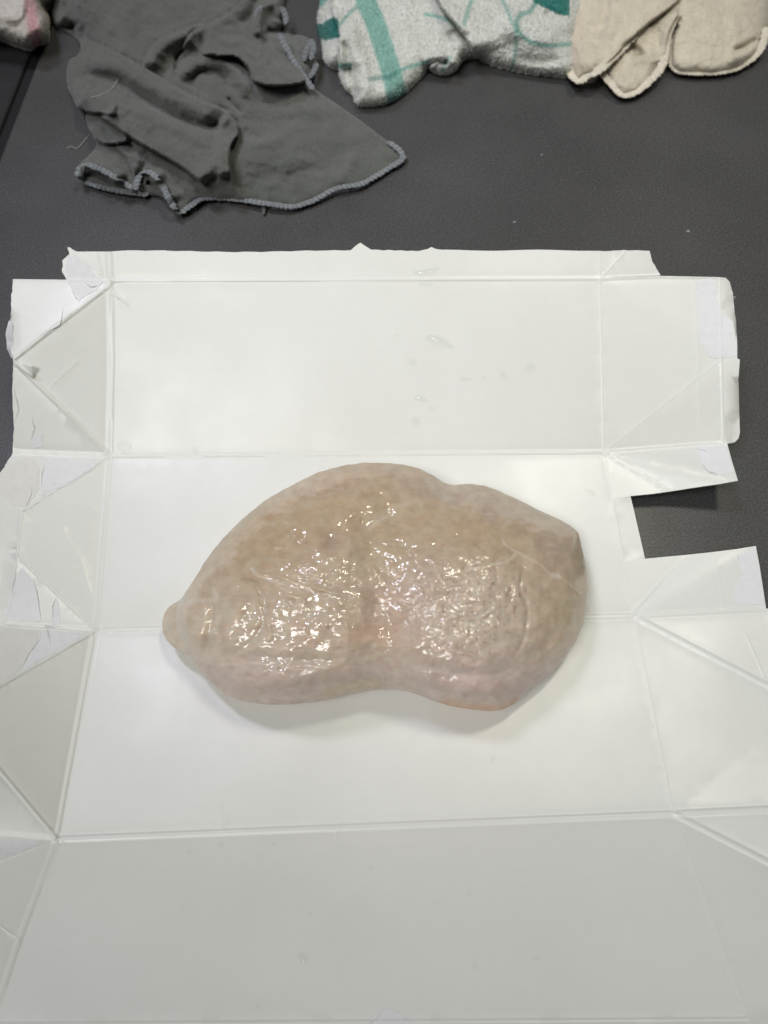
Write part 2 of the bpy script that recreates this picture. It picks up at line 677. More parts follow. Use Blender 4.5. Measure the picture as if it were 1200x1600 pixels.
CREASES = [
    # (line, half width px, height mm, lip)
    ([(20, 436), (100, 437), (172, 438), (937, 435), (1030, 431), (1125, 433)], 3.2, 0.30),
    ([(20, 706), (171, 712), (943, 706), (1085, 695), (1136, 692)], 3.4, 0.34),
    ([(-70, 972), (64, 980), (149, 985), (991, 962), (1197, 951), (1265, 948)], 4.0, 0.42),
    ([(-90, 1295), (0, 1303), (90, 1311), (1053, 1271), (1200, 1264), (1330, 1258)], 4.6, 0.55),
    ([(170, 393), (172, 438), (174, 560), (171, 712), (149, 985), (90, 1311), (30, 1468), (-12, 1600)], 5.2, 0.36),
    ([(938, 392), (937, 435), (943, 706), (957, 779), (975, 878), (991, 962), (1018, 1100), (1053, 1271), (1105, 1410), (1170, 1592)], 1.6, 0.075),
    ([(172, 445), (20, 562)], 3.2, 0.40), ([(20, 562), (166, 706)], 3.2, 0.40),
    ([(168, 715), (36, 798)], 2.0, 0.15), ([(36, 798), (27, 868), (20, 925), (8, 975)], 1.8, 0.2), ([(27, 868), (149, 985)], 2.4, 0.22),
    ([(145, 989), (-75, 1115)], 2.4, 0.25), ([(-75, 1115), (88, 1309)], 3.4, 0.45),
    ([(88, 1313), (-95, 1380)], 2.4, 0.2), ([(-95, 1380), (30, 1468)], 2.2, 0.18),
    ([(943, 706), (1127, 562)], 1.6, 0.08), ([(1125, 433), (1127, 562), (1130, 693)], 2.2, 0.16),
    ([(946, 708), (1045, 768)], 3.0, 0.35), ([(989, 955), (1072, 867)], 3.6, 0.20),
    ([(993, 964), (1240, 1092), (1265, 1100)], 4.0, 0.5), ([(1056, 1273), (1400, 1450)], 4.4, 0.6),
    ([(152, 393), (160, 437)], 1.6, 0.15), ([(118, 397), (158, 428)], 1.6, 0.15),
    ([(940, 433), (975, 395)], 1.6, 0.12),
    ([(-12, 1600), (1170, 1592)], 2.5, 0.2),
    ([(172, 456), (182, 462), (200, 476)], 2.0, 0.3),
    ([(112, 757), (150, 800)], 1.2, 0.08), ([(100, 830), (125, 870), (142, 925)], 1.3, 0.10), ([(82, 600), (122, 563)], 1.4, 0.06),
    ([(525, 1300), (527, 1330)], 1.6, 0.12), ([(347, 1265), (346, 1300)], 1.6, 0.2),
    ([(1120, 880), (1130, 950)], 2.0, 0.05), ([(1165, 990), (1195, 1060)], 2.0, 0.06),
    ([(1085, 440), (1092, 600), (1094, 660)], 1.5, 0.05),
]
CR = [(np.array(p, float), w * 0.8, a * (0.9 if k in (1, 2, 3) else 0.62)) for k, (p, w, a) in enumerate(CREASES)]


def carton_h(U, V):
    """height of the board above the counter at photo place (u, v)"""
    U = np.asarray(U, float)
    V = np.asarray(V, float)
    h = np.zeros(U.shape)
    done = np.zeros(U.shape, bool)
    for k in range(6):
        y0, y1 = fold_y(k, U), fold_y(k + 1, U)
        h0, h1 = FOLDS[k][1], FOLDS[k + 1][1]
        s = (V - y0) / (y1 - y0)
        z0, z1 = depth(y0, h0), depth(y1, h1)
        sc = np.clip(s, -0.5, 1.5)
        t = sc * z0 / (sc * z0 + (1 - sc) * z1)
        m = (~done) & ((s <= 1) | (k == 5))
        h = np.where(m, h0 + (h1 - h0) * t, h)
        done |= m
    # soft buckling of the panels
    h = h + 0.0005 * noise(U / 210.0, V / 190.0, 5)
    lift = np.full(U.shape, np.nan)
    for T in LIFT:
        (x1, y1, a), (x2, y2, b), (x3, y3, c) = T
        det = (y2 - y3) * (x1 - x3) + (x3 - x2) * (y1 - y3)
        if abs(det) < 1e-6:
            continue
        l1 = ((y2 - y3) * (U - x3) + (x3 - x2) * (V - y3)) / det
        l2 = ((y3 - y1) * (U - x3) + (x1 - x3) * (V - y3)) / det
        l3 = 1 - l1 - l2
        m = (l1 >= -0.02) & (l2 >= -0.02) & (l3 >= -0.02) & np.isnan(lift)
        lift = np.where(m, (a * l1 + b * l2 + c * l3) * 0.001, lift)
    h = h + np.nan_to_num(lift)
    for p, w, a in CR:
        r = 4 * w + 4
        mk = (U > p[:, 0].min() - r) & (U < p[:, 0].max() + r) & (V > p[:, 1].min() - r) & (V < p[:, 1].max() + r)
        if not mk.any():
            continue
        d = np.full(U.shape, 1e3)
        d[mk] = pdist(U[mk], V[mk], p)[0]
        h = h + a * 0.001 / (1 + (d / w) ** 6) - 0.3 * a * 0.001 * np.exp(-((d - w * 1.7) / (w * 0.5)) ** 2)
    return h


def crease_points():
    out = []
    for p, w, a in CR:
        P = resample(p, 6.0, closed=False)
        for i in range(len(P)):
            j = min(i + 1, len(P) - 1)
            d = P[j] - P[max(j - 1, 0)]
            d = d / (np.hypot(*d) + 1e-9)
            nrm = np.array([-d[1], d[0]])
            for q in (0, 0.5, 0.85, 1.2, 1.7, 2.3):
                for sg in ((1,) if q == 0 else (1, -1)):
                    out.append(P[i] + nrm * sg * q * w)
    return np.array(out)


CPTS = crease_points()
_g = np.stack(np.meshgrid(np.arange(-110, 1420, 11.0), np.arange(370, 1680, 11.0)), -1).reshape(-1, 2)
_g = _g + RNG.uniform(-2, 2, _g.shape)
_dm = np.full(len(_g), 1e9)
for p, w, a in CR:
    _dm = np.minimum(_dm, pdist(_g[:, 0], _g[:, 1], p)[0] - 2.3 * w)
GPTS = _g[_dm > 5]

CARTON_C = at(560, 970, 0)
carton = empty('milk_carton', (float(CARTON_C[0]), float(CARTON_C[1]), 0.0),
               'white drink carton torn open and laid flat under the raw chicken', 'carton')
THICK = 0.00045


def thin_points(P, r):
    """drop points closer than about r to each other"""
    key = np.round(P / r).astype(int)
    _, idx = np.unique(key[:, 0] * 100003 + key[:, 1], return_index=True)
    return P[np.sort(idx)]


def board(name, poly, label=None, mat=None, lift=0.0, thick=THICK, parent=None, pts=True, hfun=None):
    O = resample(poly, 6.0)
    hf = hfun or carton_h
    if pts:
        A = np.vstack([CPTS, GPTS])
        lo, hi = O.min(0), O.max(0)
        A = A[((A > lo) & (A < hi)).all(1)]
        A = thin_points(A, 1.2)
        if len(A):
            A = A[inside(A[:, 0], A[:, 1], O)]
        if len(A):
            A = A[pdist(A[:, 0], A[:, 1], O, True)[0] > 0.9]
    else:
        lo, hi = O.min(0), O.max(0)
        A = np.stack(np.meshgrid(np.arange(lo[0], hi[0], 3.0), np.arange(lo[1], hi[1], 3.0)), -1).reshape(-1, 2)
        A = A[inside(A[:, 0], A[:, 1], O)]
        if len(A):
            A = A[pdist(A[:, 0], A[:, 1], O, True)[0] > 1.2]
    v, f = tri_region(O, A)
    P = at(v[:, 0], v[:, 1], hf(v[:, 0], v[:, 1]) + lift)
    n = len(P)
    B = P - np.array([0, 0, thick])
    # side walls
    cnt = {}
    for q in f:
        for a, b in ((q[0], q[1]), (q[1], q[2]), (q[2], q[0])):
            cnt[(a, b)] = 1
    F = [list(q) for q in f] + [[i + n for i in q[::-1]] for q in f]
    for (a, b) in cnt:
        if (b, a) not in cnt:
            F.append([b, a, a + n, b + n])
    par = parent or carton
    P0 = np.array(par.matrix_world.translation) if par is carton else np.zeros(3)
    me = mesh(name, np.vstack([P, B]) - np.array(carton.location), F)
    # keep the cut edge crisp
    nf = len(f)
    sm = np.ones(len(me.polygons), bool)
    sm[2 * nf:] = False
    me.polygons.foreach_set('use_smooth', sm)
    at_ = me.attributes.new('sharp_edge', 'BOOLEAN', 'EDGE')
    E = np.zeros(len(me.edges) * 2, int)
    me.edges.foreach_get('vertices', E)
    E = E.reshape(-1, 2)
    bs = set()
    for (a, b) in cnt:
        if (b, a) not in cnt:
            bs.add((min(a, b), max(a, b)))
            bs.add((min(a, b) + n, max(a, b) + n))
    at_.data.foreach_set('value', np.array([(min(a, b), max(a, b)) in bs for a, b in E.tolist()]))
    o = link(name, me, mat or M_BOARD, par)
    if label:
        o['label'] = label
    return o


A_, B_, C_, D_, E_, F_, G_, H_ = (172, 438), (937, 435), (943, 706), (171, 712), (149, 985), (991, 962), (1053, 1271), (90, 1311)
I_, J_ = (-12, 1600), (1170, 1592)
top_edge = [(170, 393)] + [(u, 392.5 + 1.2 * math.sin(u * 0.021) + 0.5 * math.sin(u * 0.31)) for u in range(200, 540, 14)] + \
    [(548, 391), (556, 384), (563, 379), (570, 384), (580, 390)] + \
    [(u, 391.5 + 0.8 * math.sin(u * 0.05) + 0.6 * math.sin(u * 0.37)) for u in range(590, 662, 9)] + [(668, 389), (674, 386), (681, 389)] + \
    [(u, 391.0 + 0.9 * math.sin(u * 0.043)) for u in range(690, 930, 12)] + [(938, 392)]
board('glue_strip', top_edge + [B_, A_])
board('glue_strip', [(104, 437)] + roughen([(104, 437), (97, 425), (98, 408), (108, 397), (106, 387), (112, 390), (120, 393)], 4, 2.0, 3)[1:].tolist() + [(170, 393), A_],
      'torn left corner of the narrow glue strip')
board('glue_strip', [(938, 392)] + roughen([(938, 392), (975, 391), (1015, 392)], 7, 0.8, 9)[1:].tolist() + roughen([(1015, 392), (1019, 408), (1032, 430)], 4, 1.0, 7)[1:].tolist() + [B_])
board('panel', [A_, B_, C_, D_], 'brightest main panel at the far side')
board('panel', [D_, C_, (957, 779), (975, 878), F_, E_])
board('panel', [E_, F_, G_, H_])
board('panel', [H_, G_, J_, I_, (30, 1468)], 'shaded main panel nearest the camera')
board('bottom_strip', [I_, J_] + roughen([(1180, 1640), (700, 1636), (560, 1638), (-25, 1640)], 8, 3, 5).tolist())
# end flaps, left
left_edge = roughen([(20, 436), (17, 480), (13, 520), (18, 545), (20, 562)], 5, 1.8, 11).tolist()
board('end_flap', [A_, (104, 437)] + left_edge)
board('end_flap', [A_, (20, 562), D_], 'triangular flap facet raised at its outer tip')
board('end_flap', roughen([(20, 562), (19, 620), (22, 670), (20, 706)], 6, 1.0, 12).tolist() + [D_])
board('end_flap', [D_] + [(20, 706)] + roughen([(20, 706), (0, 742), (-60, 790)], 6, 1.5, 13)[1:].tolist() + [(36, 798)])
board('end_flap', [D_, (36, 798), (27, 868), E_])
board('end_flap', [(27, 868), (20, 925), (8, 975), (64, 980), E_])
board('end_flap', [(36, 798), (-60, 790), (-70, 972), (8, 975), (20, 925), (27, 868)])
board('end_flap', [E_, (64, 980), (8, 975), (-70, 972), (-75, 1115)])
board('end_flap', [E_, (-75, 1115), H_], 'dark triangular flap facet tilted away from the light')
board('end_flap', [(-75, 1115), (-90, 1295), (0, 1303), H_])
board('end_flap', [H_, (0, 1303), (-90, 1295), (-95, 1380)])
board('end_flap', [H_, (-95, 1380), (30, 1468)])
board('end_flap', [(30, 1468), (-95, 1380), (-95, 1640), I_])
# end flaps, right
board('end_flap', [B_, (1030, 431), (1125, 433), (1127, 562), C_])
board('end_flap', [C_, (1127, 562), (1130, 693), (1085, 695)])
board('side_tab', [(1125, 433), (1134, 434), (1140, 440), (1145, 458), (1148, 490), (1150, 500), (1152, 540), (1152, 560), (1156, 562), (1154, 590), (1155, 640),
                   (1156, 676), (1154, 685), (1148, 691), (1138, 693), (1130, 693), (1127, 562)], 'narrow outer tab with rounded corners')
board('end_flap', [C_, (1085, 695), (1136, 692), (1143, 718), (1153, 751), (1125, 756), (1090, 761), (1045, 768)], 'flap above the square notch with its tip lifted')
board('end_flap', [C_, (1045, 768), (1020, 771.5), (985, 775), (957, 779)])
board('end_flap', [(957, 779), (985, 775), (990, 795), (1008, 873), (990, 876), (975, 878)])
board('end_flap', [(975, 878), (1008, 873), (1045, 869.5), (1072, 867), F_])
board('end_flap', [F_, (1072, 867), (1110, 863), (1150, 858), (1181, 853), (1187, 885), (1194, 930), (1197, 951)])
board('end_flap', [F_, (1197, 951), (1265, 948), (1265, 1100), (1240, 1092)])
board('end_flap', [F_, (1240, 1092), (1265, 1100), (1300, 1262), (1200, 1264), G_])
board('end_flap', [G_, (1200, 1264), (1330, 1258), (1400, 1450)])
board('end_flap', [G_, (1400, 1450), (1400, 1655), (1180, 1640), J_])

# places where the top ply has been torn off, showing bare paper fibre
M_CREAM = make_torn_mat((214, 211, 196))


def torn(poly, seed, amp=1.8, mat=None, lift=0.00010, name='torn_patch', stepv=5, smooth_edges=False):
    P = roughen(poly, stepv, amp, seed, closed=True)
    return board(name, P.tolist(), mat=mat or M_TORN, lift=lift, thick=0.0002, pts=True)


torn([(1086, 437), (1108, 436), (1119, 440), (1121, 470), (1130, 490), (1146, 502), (1149, 535), (1150, 556), (1128, 561), (1112, 560), (1100, 545), (1093, 530), (1089, 480)], 21)
torn([(1086, 697), (1134, 695), (1139, 712), (1147, 737), (1125, 742), (1108, 737), (1095, 722)], 22)
torn([(1152, 868), (1180, 858), (1186, 885), (1192, 925), (1193, 944), (1150, 946), (1146, 920), (1160, 900)], 23)
torn([(77, 715), (150, 722), (150, 730), (110, 757), (80, 765), (66, 770), (66, 745), (70, 728)], 24)
torn([(34, 885), (52, 905), (60, 940), (65, 972), (20, 970), (4, 962), (16, 925), (26, 900)], 25)
torn([(-5, 978), (60, 984), (58, 1000), (40, 1030), (22, 1056), (-20, 1080), (-40, 1020)], 26, mat=make_torn_mat((228, 226, 220)))
torn([(66, 985), (120, 990), (128, 994), (100, 1012), (62, 1030), (30, 1052), (45, 1028), (60, 1005)], 27)
torn([(104, 402), (116, 396), (134, 412), (160, 440), (150, 452), (124, 470), (112, 452), (102, 436)], 28)
torn([(48, 714), (62, 730), (60, 765), (44, 790), (20, 792), (0, 772), (-12, 752), (12, 722)], 29, mat=make_torn_mat((229, 227, 221)))
torn([(57, 676), (68, 679), (66, 697), (50, 700), (48, 690)], 30, amp=1.2)
torn([(88, 935), (92, 950), (93, 975), (84, 976), (83, 955)], 31, amp=1.0)
torn([(-60, 1306), (70, 1316), (20, 1336), (-60, 1356)], 32)
torn([(592, 1586), (600, 1578), (612, 1576), (626, 1586), (642, 1597), (660, 1606), (570, 1606), (582, 1597)], 33, amp=1.0)
torn([(14, 500), (20, 505), (22, 550), (18, 560), (10, 545), (9, 520)], 34, amp=1.2)

# torn lips: slivers of the top ply that stand up along the tears
LIPS = [
    [(112, 452), (118, 462), (124, 471)], [(99, 478), (97, 492), (94, 508), (72, 519), (58, 528)], [(64, 983), (62, 1000), (45, 1022), (30, 1054)],
    [(78, 1008), (74, 985), (80, 1012)], [(88, 932), (83, 945), (82, 976)], [(70, 722), (66, 740), (66, 765)], [(48, 760), (50, 770), (40, 795)],
    [(52, 902), (58, 925), (64, 968)], [(130, 440), (145, 447), (152, 446)], [(575, 1600), (588, 1592), (596, 1581), (600, 1577)],
    [(1095, 722), (1108, 737), (1125, 742)], [(25, 886), (23, 905), (18, 930)], [(1088, 700), (1100, 702), (1106, 707)],
    [(96, 980), (70, 978), (95, 983)], [(20, 600), (30, 640), (22, 660)], [(50, 650), (54, 668), (48, 690)],
]


def lip(poly, seed, w=1.3, hgt=0.00022):
    P = resample(roughen(poly, 4, 1.0, seed), 3, closed=False)
    n = len(P)
    V, F = [], []
    for i, p in enumerate(P):
        d = P[min(i + 1, n - 1)] - P[max(i - 1, 0)]
        d /= np.hypot(*d) + 1e-9
        nn = np.array([-d[1], d[0]])
        k = math.sin(math.pi * (i + 0.02) / (n - 0.96))
        h0 = float(carton_h(*p[:, None])[0]) + 0.00025
        for q, z in ((0, 0), (0.45, 0.7), (1.0, 1.0)):
            pp = p + nn * w * q * k
            V.append(at(pp[0], pp[1], h0 + hgt * z * k))
        for q, z in ((1.0, 0.88), (0.45, 0.5), (0, -0.12)):
            pp = p + nn * w * q * k
            V.append(at(pp[0], pp[1], h0 + hgt * z * k))
    for i in range(n - 1):
        for j in range(6):
            F.append((i * 6 + j, i * 6 + (j + 1) % 6, (i + 1) * 6 + (j + 1) % 6, (i + 1) * 6 + j))
    me = mesh('torn_lip', np.array(V) - np.array(carton.location), F)
    return link('torn_lip', me, M_TORN, carton)


for i, l in enumerate(LIPS):
    lip(l, 50 + i)

# little curled tongue of ply at the tip of the left flap
cv, cf = [], []
for i in range(9):
    t = i / 8
    for j in range(7):
        s = j / 6
        u = 22 + 30 * t
        v = 565 + 6 * t + (26 - 6 * t) * s * t
        h = float(carton_h(np.array([u]), np.array([v]))[0]) + 0.0004 + 0.0022 * t * (1 - s) * (0.4 + 0.6 * t)
        cv.append(at(u, v, h))
for i in range(8):
    for j in range(6):
        a = i * 7 + j
        cf.append((a, a + 1, a + 8, a + 7))
cm = mesh('curled_tongue', np.array(cv) - np.array(carton.location), cf)
co_ = link('curled_tongue', cm, M_BOARD, carton)
sol = co_.modifiers.new('s', 'SOLIDIFY')
sol.thickness = 0.0002
co_['label'] = 'small curled tongue of board at the flap tip'

# ------------------------------------------------------------------ water
water_n = [0]


def drop(u, v, ru, rv, ang, hgt, label, seed=0, bend=0.0):
    """flat bead of water: outline in photo px radii, height in mm"""
    nr, nt_ = 7, 22
    c, s = math.cos(math.radians(ang)), math.sin(math.radians(ang))
    V, F = [], []
    base = at(u, v, float(carton_h(np.array([u]), np.array([v]))[0]))
    for r in range(nr + 1):
        q = r / nr
        for k in range(nt_):
            a = 2 * math.pi * k / nt_
            w = 1 + 0.16 * math.sin(2 * a + seed) + 0.1 * math.sin(3 * a + seed * 2.1)
            x = ru * q * w * math.cos(a)
            y = rv * q * w * math.sin(a) + bend * (x / ru) ** 2 * ru
            uu, vv = u + x * c - y * s, v + x * s + y * c
            h = float(carton_h(np.array([uu]), np.array([vv]))[0])
            V.append(at(uu, vv, h - 0.00003 + 1.5 * 1.15 * hgt * 0.001 * (1 - q ** 2) ** 1.2))
    for r in range(nr):
        for k in range(nt_):
            k2 = (k + 1) % nt_
            F.append((r * nt_ + k, (r + 1) * nt_ + k, (r + 1) * nt_ + k2, r * nt_ + k2))
    me = mesh('water_droplet', np.array(V) - base, [f[::-1] for f in F], closed=False)
    o = link('water_droplet', me, M_WATER)
    o.location = base
    tag(o, label, 'water droplet', 'water droplets on the open carton')
    return o


DROPS = [
    (686, 532, 22, 8, 14, 0.9, 'largest water drop, a long smear on the far white panel', 0.10),
    (645, 566, 6, 6, 0, 0.9, 'round water drop just below the left end of the long smear', 0),
    (727, 592, 9, 4, 12, 0.6, 'small flat water drop left of the two beads in the middle of the far panel', 0),
    (756, 590, 5, 3, 0, 0.3, 'faintest water drop between the flat one and the slanted one', 0),
    (787, 587, 5, 8, -20, 0.8, 'slanted water drop left of the far right bead on the far panel', 0),
    (829, 574, 7, 7, 0, 1.0, 'rightmost water bead on the far white panel', 0),
    (657, 622, 12, 4, 20, 0.5, 'thin curved water trace in the lower middle of the far panel', 0.25),
    (673, 637, 4, 4, 0, 0.5, 'tiny water bead at the end of the curved trace', 0),
    (650, 658, 6, 9, -35, 1.0, 'slanted water bead nearest the fold behind the chicken', 0),
    (620, 524, 4, 3, 0, 0.4, 'tiny water bead left of the long smear', 0),
    (194, 697, 13, 8, 0, 1.4, 'thick water drop in the left corner of the far panel', 0),
    (305, 703, 4, 5, 0, 0.9, 'single water bead on the fold right of the corner drop', 0),
    (923, 769, 8, 5, 25, 0.7, 'water drop right of the chicken above its pointed end', 0),
    (665, 425, 22, 5, -6, 0.6, 'flat water streak lying on the far glue strip', -0.1),
    (665, 444, 14, 3, 0, 0.4, 'thin water streak just below the glue strip fold', 0),
    (474, 1496, 8, 11, 5, 0.5, 'dull oval water spot on the near panel', 0),
    (484, 1429, 6, 3, -35, 0.6, 'slim bright water drop above the dull oval spot', 0),
    (579, 1355, 4, 3, 0, 0.6, 'tiny water bead in the middle of the near panel under the fold', 0),
    (733, 1396, 4, 6, 0, 0.6, 'small upright water drop right of the middle of the near panel', 0),
    (742, 1511, 4, 4, 0, 0.8, 'bright water bead low on the right half of the near panel', 0),
    (839, 1497, 5, 4, 0, 0.6, 'rightmost water bead on the near panel', 0),
    (403, 1572, 4, 4, 0, 0.7, 'lowest water bead on the near panel', 0),
    (296, 1331, 5, 4, 0, 0.8, 'water bead under the near fold on the left', 0),
    (345, 1320, 6, 5, 0, 0.7, 'water bead at the foot of the short vertical crease', 0),
    (770, 1186, 4, 6, 10, 0.5, 'faint water drop on the panel in front of the chicken', 0),
    (428, 1319, 3, 3, 0, 0.5, 'tiny water bead just below the near fold, right of the short crease', 0),
    (84, 756, 3, 3, 0, 0.6, 'upper of two tiny beads on the left flap', 0),
    (68, 774, 3, 3, 0, 0.6, 'lower of two tiny beads on the left flap', 0),
]
for i, (u, v, ru, rv, a, hg, lab, bd) in enumerate(DROPS):
    drop(u, v, ru, rv, a, hg, lab, seed=i * 1.7, bend=bd)

# ------------------------------------------------------------------ the chicken breast
OUT = np.array([(253, 971), (255, 987), (260, 1001), (268, 1010), (280, 1017), (290, 1021), (298, 1028), (305, 1039), (319, 1055), (338, 1073), (353, 1087), (378, 1095), (415, 1101), (461, 1100),
                (508, 1094), (538, 1086), (569, 1080), (592, 1077), (620, 1077), (640, 1080), (660, 1087), (682, 1096), (706, 1103), (735, 1108), (765, 1111), (786, 1109), (804, 1099), (820, 1084),
                (842, 1067), (862, 1051), (885, 1025), (901, 1002), (911, 976), (916, 947), (918, 924), (917, 901), (914, 875), (908, 850), (903, 831), (894, 823), (875, 812), (842, 797),
                (810, 781), (777, 766), (758, 759), (738, 756), (719, 757), (704, 758), (690, 752), (673, 741), (655, 732), (631, 726), (599, 723), (566, 723), (545, 726), (520, 731),
                (492, 740), (464, 754), (440, 767), (415, 781), (396, 796), (375, 814), (353, 836), (335, 857), (319, 879), (304, 904), (292, 922), (283, 936), (275, 941), (266, 945), (258, 956)], float)


def build_chicken():
    C0 = np.array([590.0, 925.0])
    NT = 960
    th = np.linspace(0, 2 * math.pi, NT, endpoint=False)
    Pn = np.vstack([OUT, OUT[:1]])
    R = np.zeros(NT)
    for i in range(len(OUT)):
        a, b = Pn[i] - C0, Pn[i + 1] - C0
        d = b - a
        cx, cy = np.cos(th), np.sin(th)
        den = cx * d[1] - cy * d[0]
        with np.errstate(divide='ignore', invalid='ignore'):
            r = (a[0] * d[1] - a[1] * d[0]) / den
            s = (a[0] * cy - a[1] * cx) / den
        ok = (r > 0) & (s >= -1e-9) & (s <= 1 + 1e-9)
        R = np.where(ok, np.maximum(R, np.nan_to_num(r)), R)
    k = np.array([1, 2, 3, 2, 1.0])
    k /= k.sum()
    R = sum(np.roll(R, i - 2) * k[i] for i in range(5))
    R = R + 0.5 * noise(th * 14, th * 0, 8) * 1.4
    # inflated body height from a membrane over the outline
    gs = 5.0
    gx = np.arange(235, 940, gs)
    gy = np.arange(705, 1130, gs)
    GX, GY = np.meshgrid(gx, gy)
    dx, dy = GX - C0[0], GY - C0[1]
    rr = np.interp(np.arctan2(dy, dx) % (2 * math.pi), np.r_[th, 2 * math.pi], np.r_[R, R[0]])
    ins = np.hypot(dx, dy) < rr
    u = np.zeros(GX.shape)
    for it in range(2600):
        n = np.zeros_like(u)
        n[1:-1, 1:-1] = 0.25 * (u[:-2, 1:-1] + u[2:, 1:-1] + u[1:-1, :-2] + u[1:-1, 2:]) + 0.25
        u = np.where(ins, n, 0)
    u /= u.max()

    def memb(U, V):
        x = np.clip((U - gx[0]) / gs, 0, len(gx) - 1.001)
        y = np.clip((V - gy[0]) / gs, 0, len(gy) - 1.001)
        ix, iy = x.astype(int), y.astype(int)
        fx, fy = x - ix, y - iy
        return (u[iy, ix] * (1 - fx) * (1 - fy) + u[iy, ix + 1] * fx * (1 - fy) + u[iy + 1, ix] * (1 - fx) * fy + u[iy + 1, ix + 1] * fx * fy)

    NR = 330
    q = np.linspace(0, 1, NR)
    rho = 1 - (1 - q) ** 1.35
    RHO, TH = np.meshgrid(rho, th, indexing='ij')
    RR = np.broadcast_to(R, TH.shape)
    U = C0[0] + np.cos(TH) * RR * RHO
    V = C0[1] + np.sin(TH) * RR * RHO
    # rim height: the far side turns over higher than the near side
    far = np.clip(-np.sin(TH), 0, 1)
    near = np.clip(np.sin(TH), 0, 1)
    rim = 14 + 7 * far - 1.5 * near
    rim -= 4.5 * gauss(U, V, 262, 975, 42)
    m = memb(U, V)
    edge = np.sqrt(np.clip(1 - RHO ** 2.2, 0, 1))
    body = 0.22 * edge + 0.78 * (1 - np.exp(-5.5 * np.clip(m, 0, 1))) / (1 - math.exp(-5.5)) * (0.3 + 0.7 * edge)
    top = 36.0
    h = rim + (top - rim) * body
    # lobes (mm)
    h += 0.014 * (V - 900) * edge
    h += 3.0 * gauss(U, V, 480, 880, 100, 85, -25) * edge
    h += 2.8 * gauss(U, V, 745, 900, 110, 90, 15) * edge
    h += 1.0 * gauss(U, V, 740, 1010, 80, 50, 10) * edge
    # groove between the two halves, from the top notch to the hollow at the front
    h -= ridge(U, V, [(690, 745), (655, 772), (622, 800), (600, 835), (596, 890), (604, 950), (606, 1000), (600, 1085)], 46, 3.3, 0) * edge
    h -= ridge(U, V, [(606, 930), (600, 980), (592, 1010), (598, 1085)], 36, 1.2, 0.1) * edge
    h -= ridge(U, V, [(625, 800), (590, 815), (540, 832), (505, 860)], 14, 1.3)
    # left end: nub behind a rolled ridge
    h += ridge(U, V, [(292, 925), (292, 955), (296, 985), (306, 1015)], 17, 1.6, 0.2) * np.clip(edge * 2, 0, 1)
    h -= ridge(U, V, [(291, 920), (279, 946), (277, 980), (287, 1008), (300, 1026)], 6, 1.5, 0.3)
    h -= ridge(U, V, [(318, 900), (330, 935), (333, 970), (322, 1015), (306, 1034)], 9, 2.2, 0.25)
    h += ridge(U, V, [(352, 905), (366, 940), (358, 985), (335, 1018)], 16, 1.7, 0.25)
    h -= ridge(U, V, [(368, 903), (398, 912), (408, 925), (416, 950), (405, 990), (375, 1022)], 6, 0.9, 0.15)
    # flat lower border with a soft lip
    h -= ridge(U, V, [(325, 1030), (400, 1028), (470, 1030), (560, 1035), (600, 1045)], 12, 1.1, 0.2)
    h += ridge(U, V, [(350, 1062), (420, 1072), (500, 1062)], 20, 1.4, 0.3)
    h -= ridge(U, V, [(640, 1040), (720, 1052), (790, 1050), (850, 1010), (880, 960)], 12, 1.0, 0.2)
    h += ridge(U, V, [(680, 1075), (740, 1085), (800, 1075)], 20, 1.3, 0.3)
    # folds in the film
    for pl, w, a in [([(390, 886), (398, 896), (408, 902), (445, 913)], 3.2, 0.55), ([(372, 905), (392, 908), (402, 921), (412, 935)], 3.2, -0.6),
                     ([(400, 897), (440, 903), (480, 918), (520, 924)], 3.6, 0.45), ([(480, 908), (500, 921), (545, 932)], 3.0, 0.4),
                     ([(440, 930), (470, 935), (478, 945)], 3.2, 0.5), ([(398, 935), (408, 955), (422, 985), (418, 1005)], 4, 0.5),
                     ([(630, 905), (660, 915), (665, 930), (650, 945)], 3.0, 0.4), ([(620, 940), (645, 948), (675, 935), (700, 925)], 3.0, 0.4),
                     ([(705, 960), (730, 968), (760, 960), (780, 945)], 3.0, 0.4), ([(715, 1018), (735, 1022), (750, 1032)], 3.0, 0.45),
                     ([(720, 891), (748, 886), (795, 876), (808, 862)], 2.4, 0.22), ([(780, 832), (790, 850), (808, 862), (842, 880), (858, 895), (880, 904), (917, 938)], 2.4, 0.2),
                     ([(820, 885), (812, 920), (824, 950), (818, 1000), (800, 1030)], 4, -0.45),
                     ([(430, 835), (470, 822), (520, 818)], 6, 0.35), ([(440, 1046), (480, 1040), (520, 1047)], 3, 0.25), ([(350, 1030), (400, 1036), (450, 1034)], 3, 0.25)]:
        h += ridge(U, V, pl, w, a, 0.12)
    fade = np.clip((1 - RHO) * 9, 0, 1)
    h += fade * 0.75 * fbm(U / 46.0, V / 38.0, 2, 3)
    # wet wrinkled patches
    W1 = gauss(U, V, 440, 880, 105, 55, 30) + gauss(U, V, 640, 935, 70, 75, 20) + 0.7 * gauss(U, V, 560, 925, 70, 35)
    W2 = gauss(U, V, 745, 950, 78, 84, 20)
    W1 = np.clip(W1, 0, 1)
    W2 = np.clip(W2 * 1.25, 0, 1)
    ang = math.radians(22)
    ur, vr = U * math.cos(ang) + V * math.sin(ang), -U * math.sin(ang) + V * math.cos(ang)
    wr = 1 - np.abs(noise(ur / 27.0, vr / 14.0, 31)) * 2.2
    patch = np.clip(0.30 + 1.5 * fbm(U / 42.0, V / 30.0, 37, 2), 0.02, 1.25)
    patch2 = np.clip(0.7 + 0.9 * fbm(U / 26.0, V / 26.0, 38, 2), 0.1, 1.4)
    wr2 = 1 - np.abs(noise(U / 12.0 + 7, V / 10.0, 33)) * 2.2
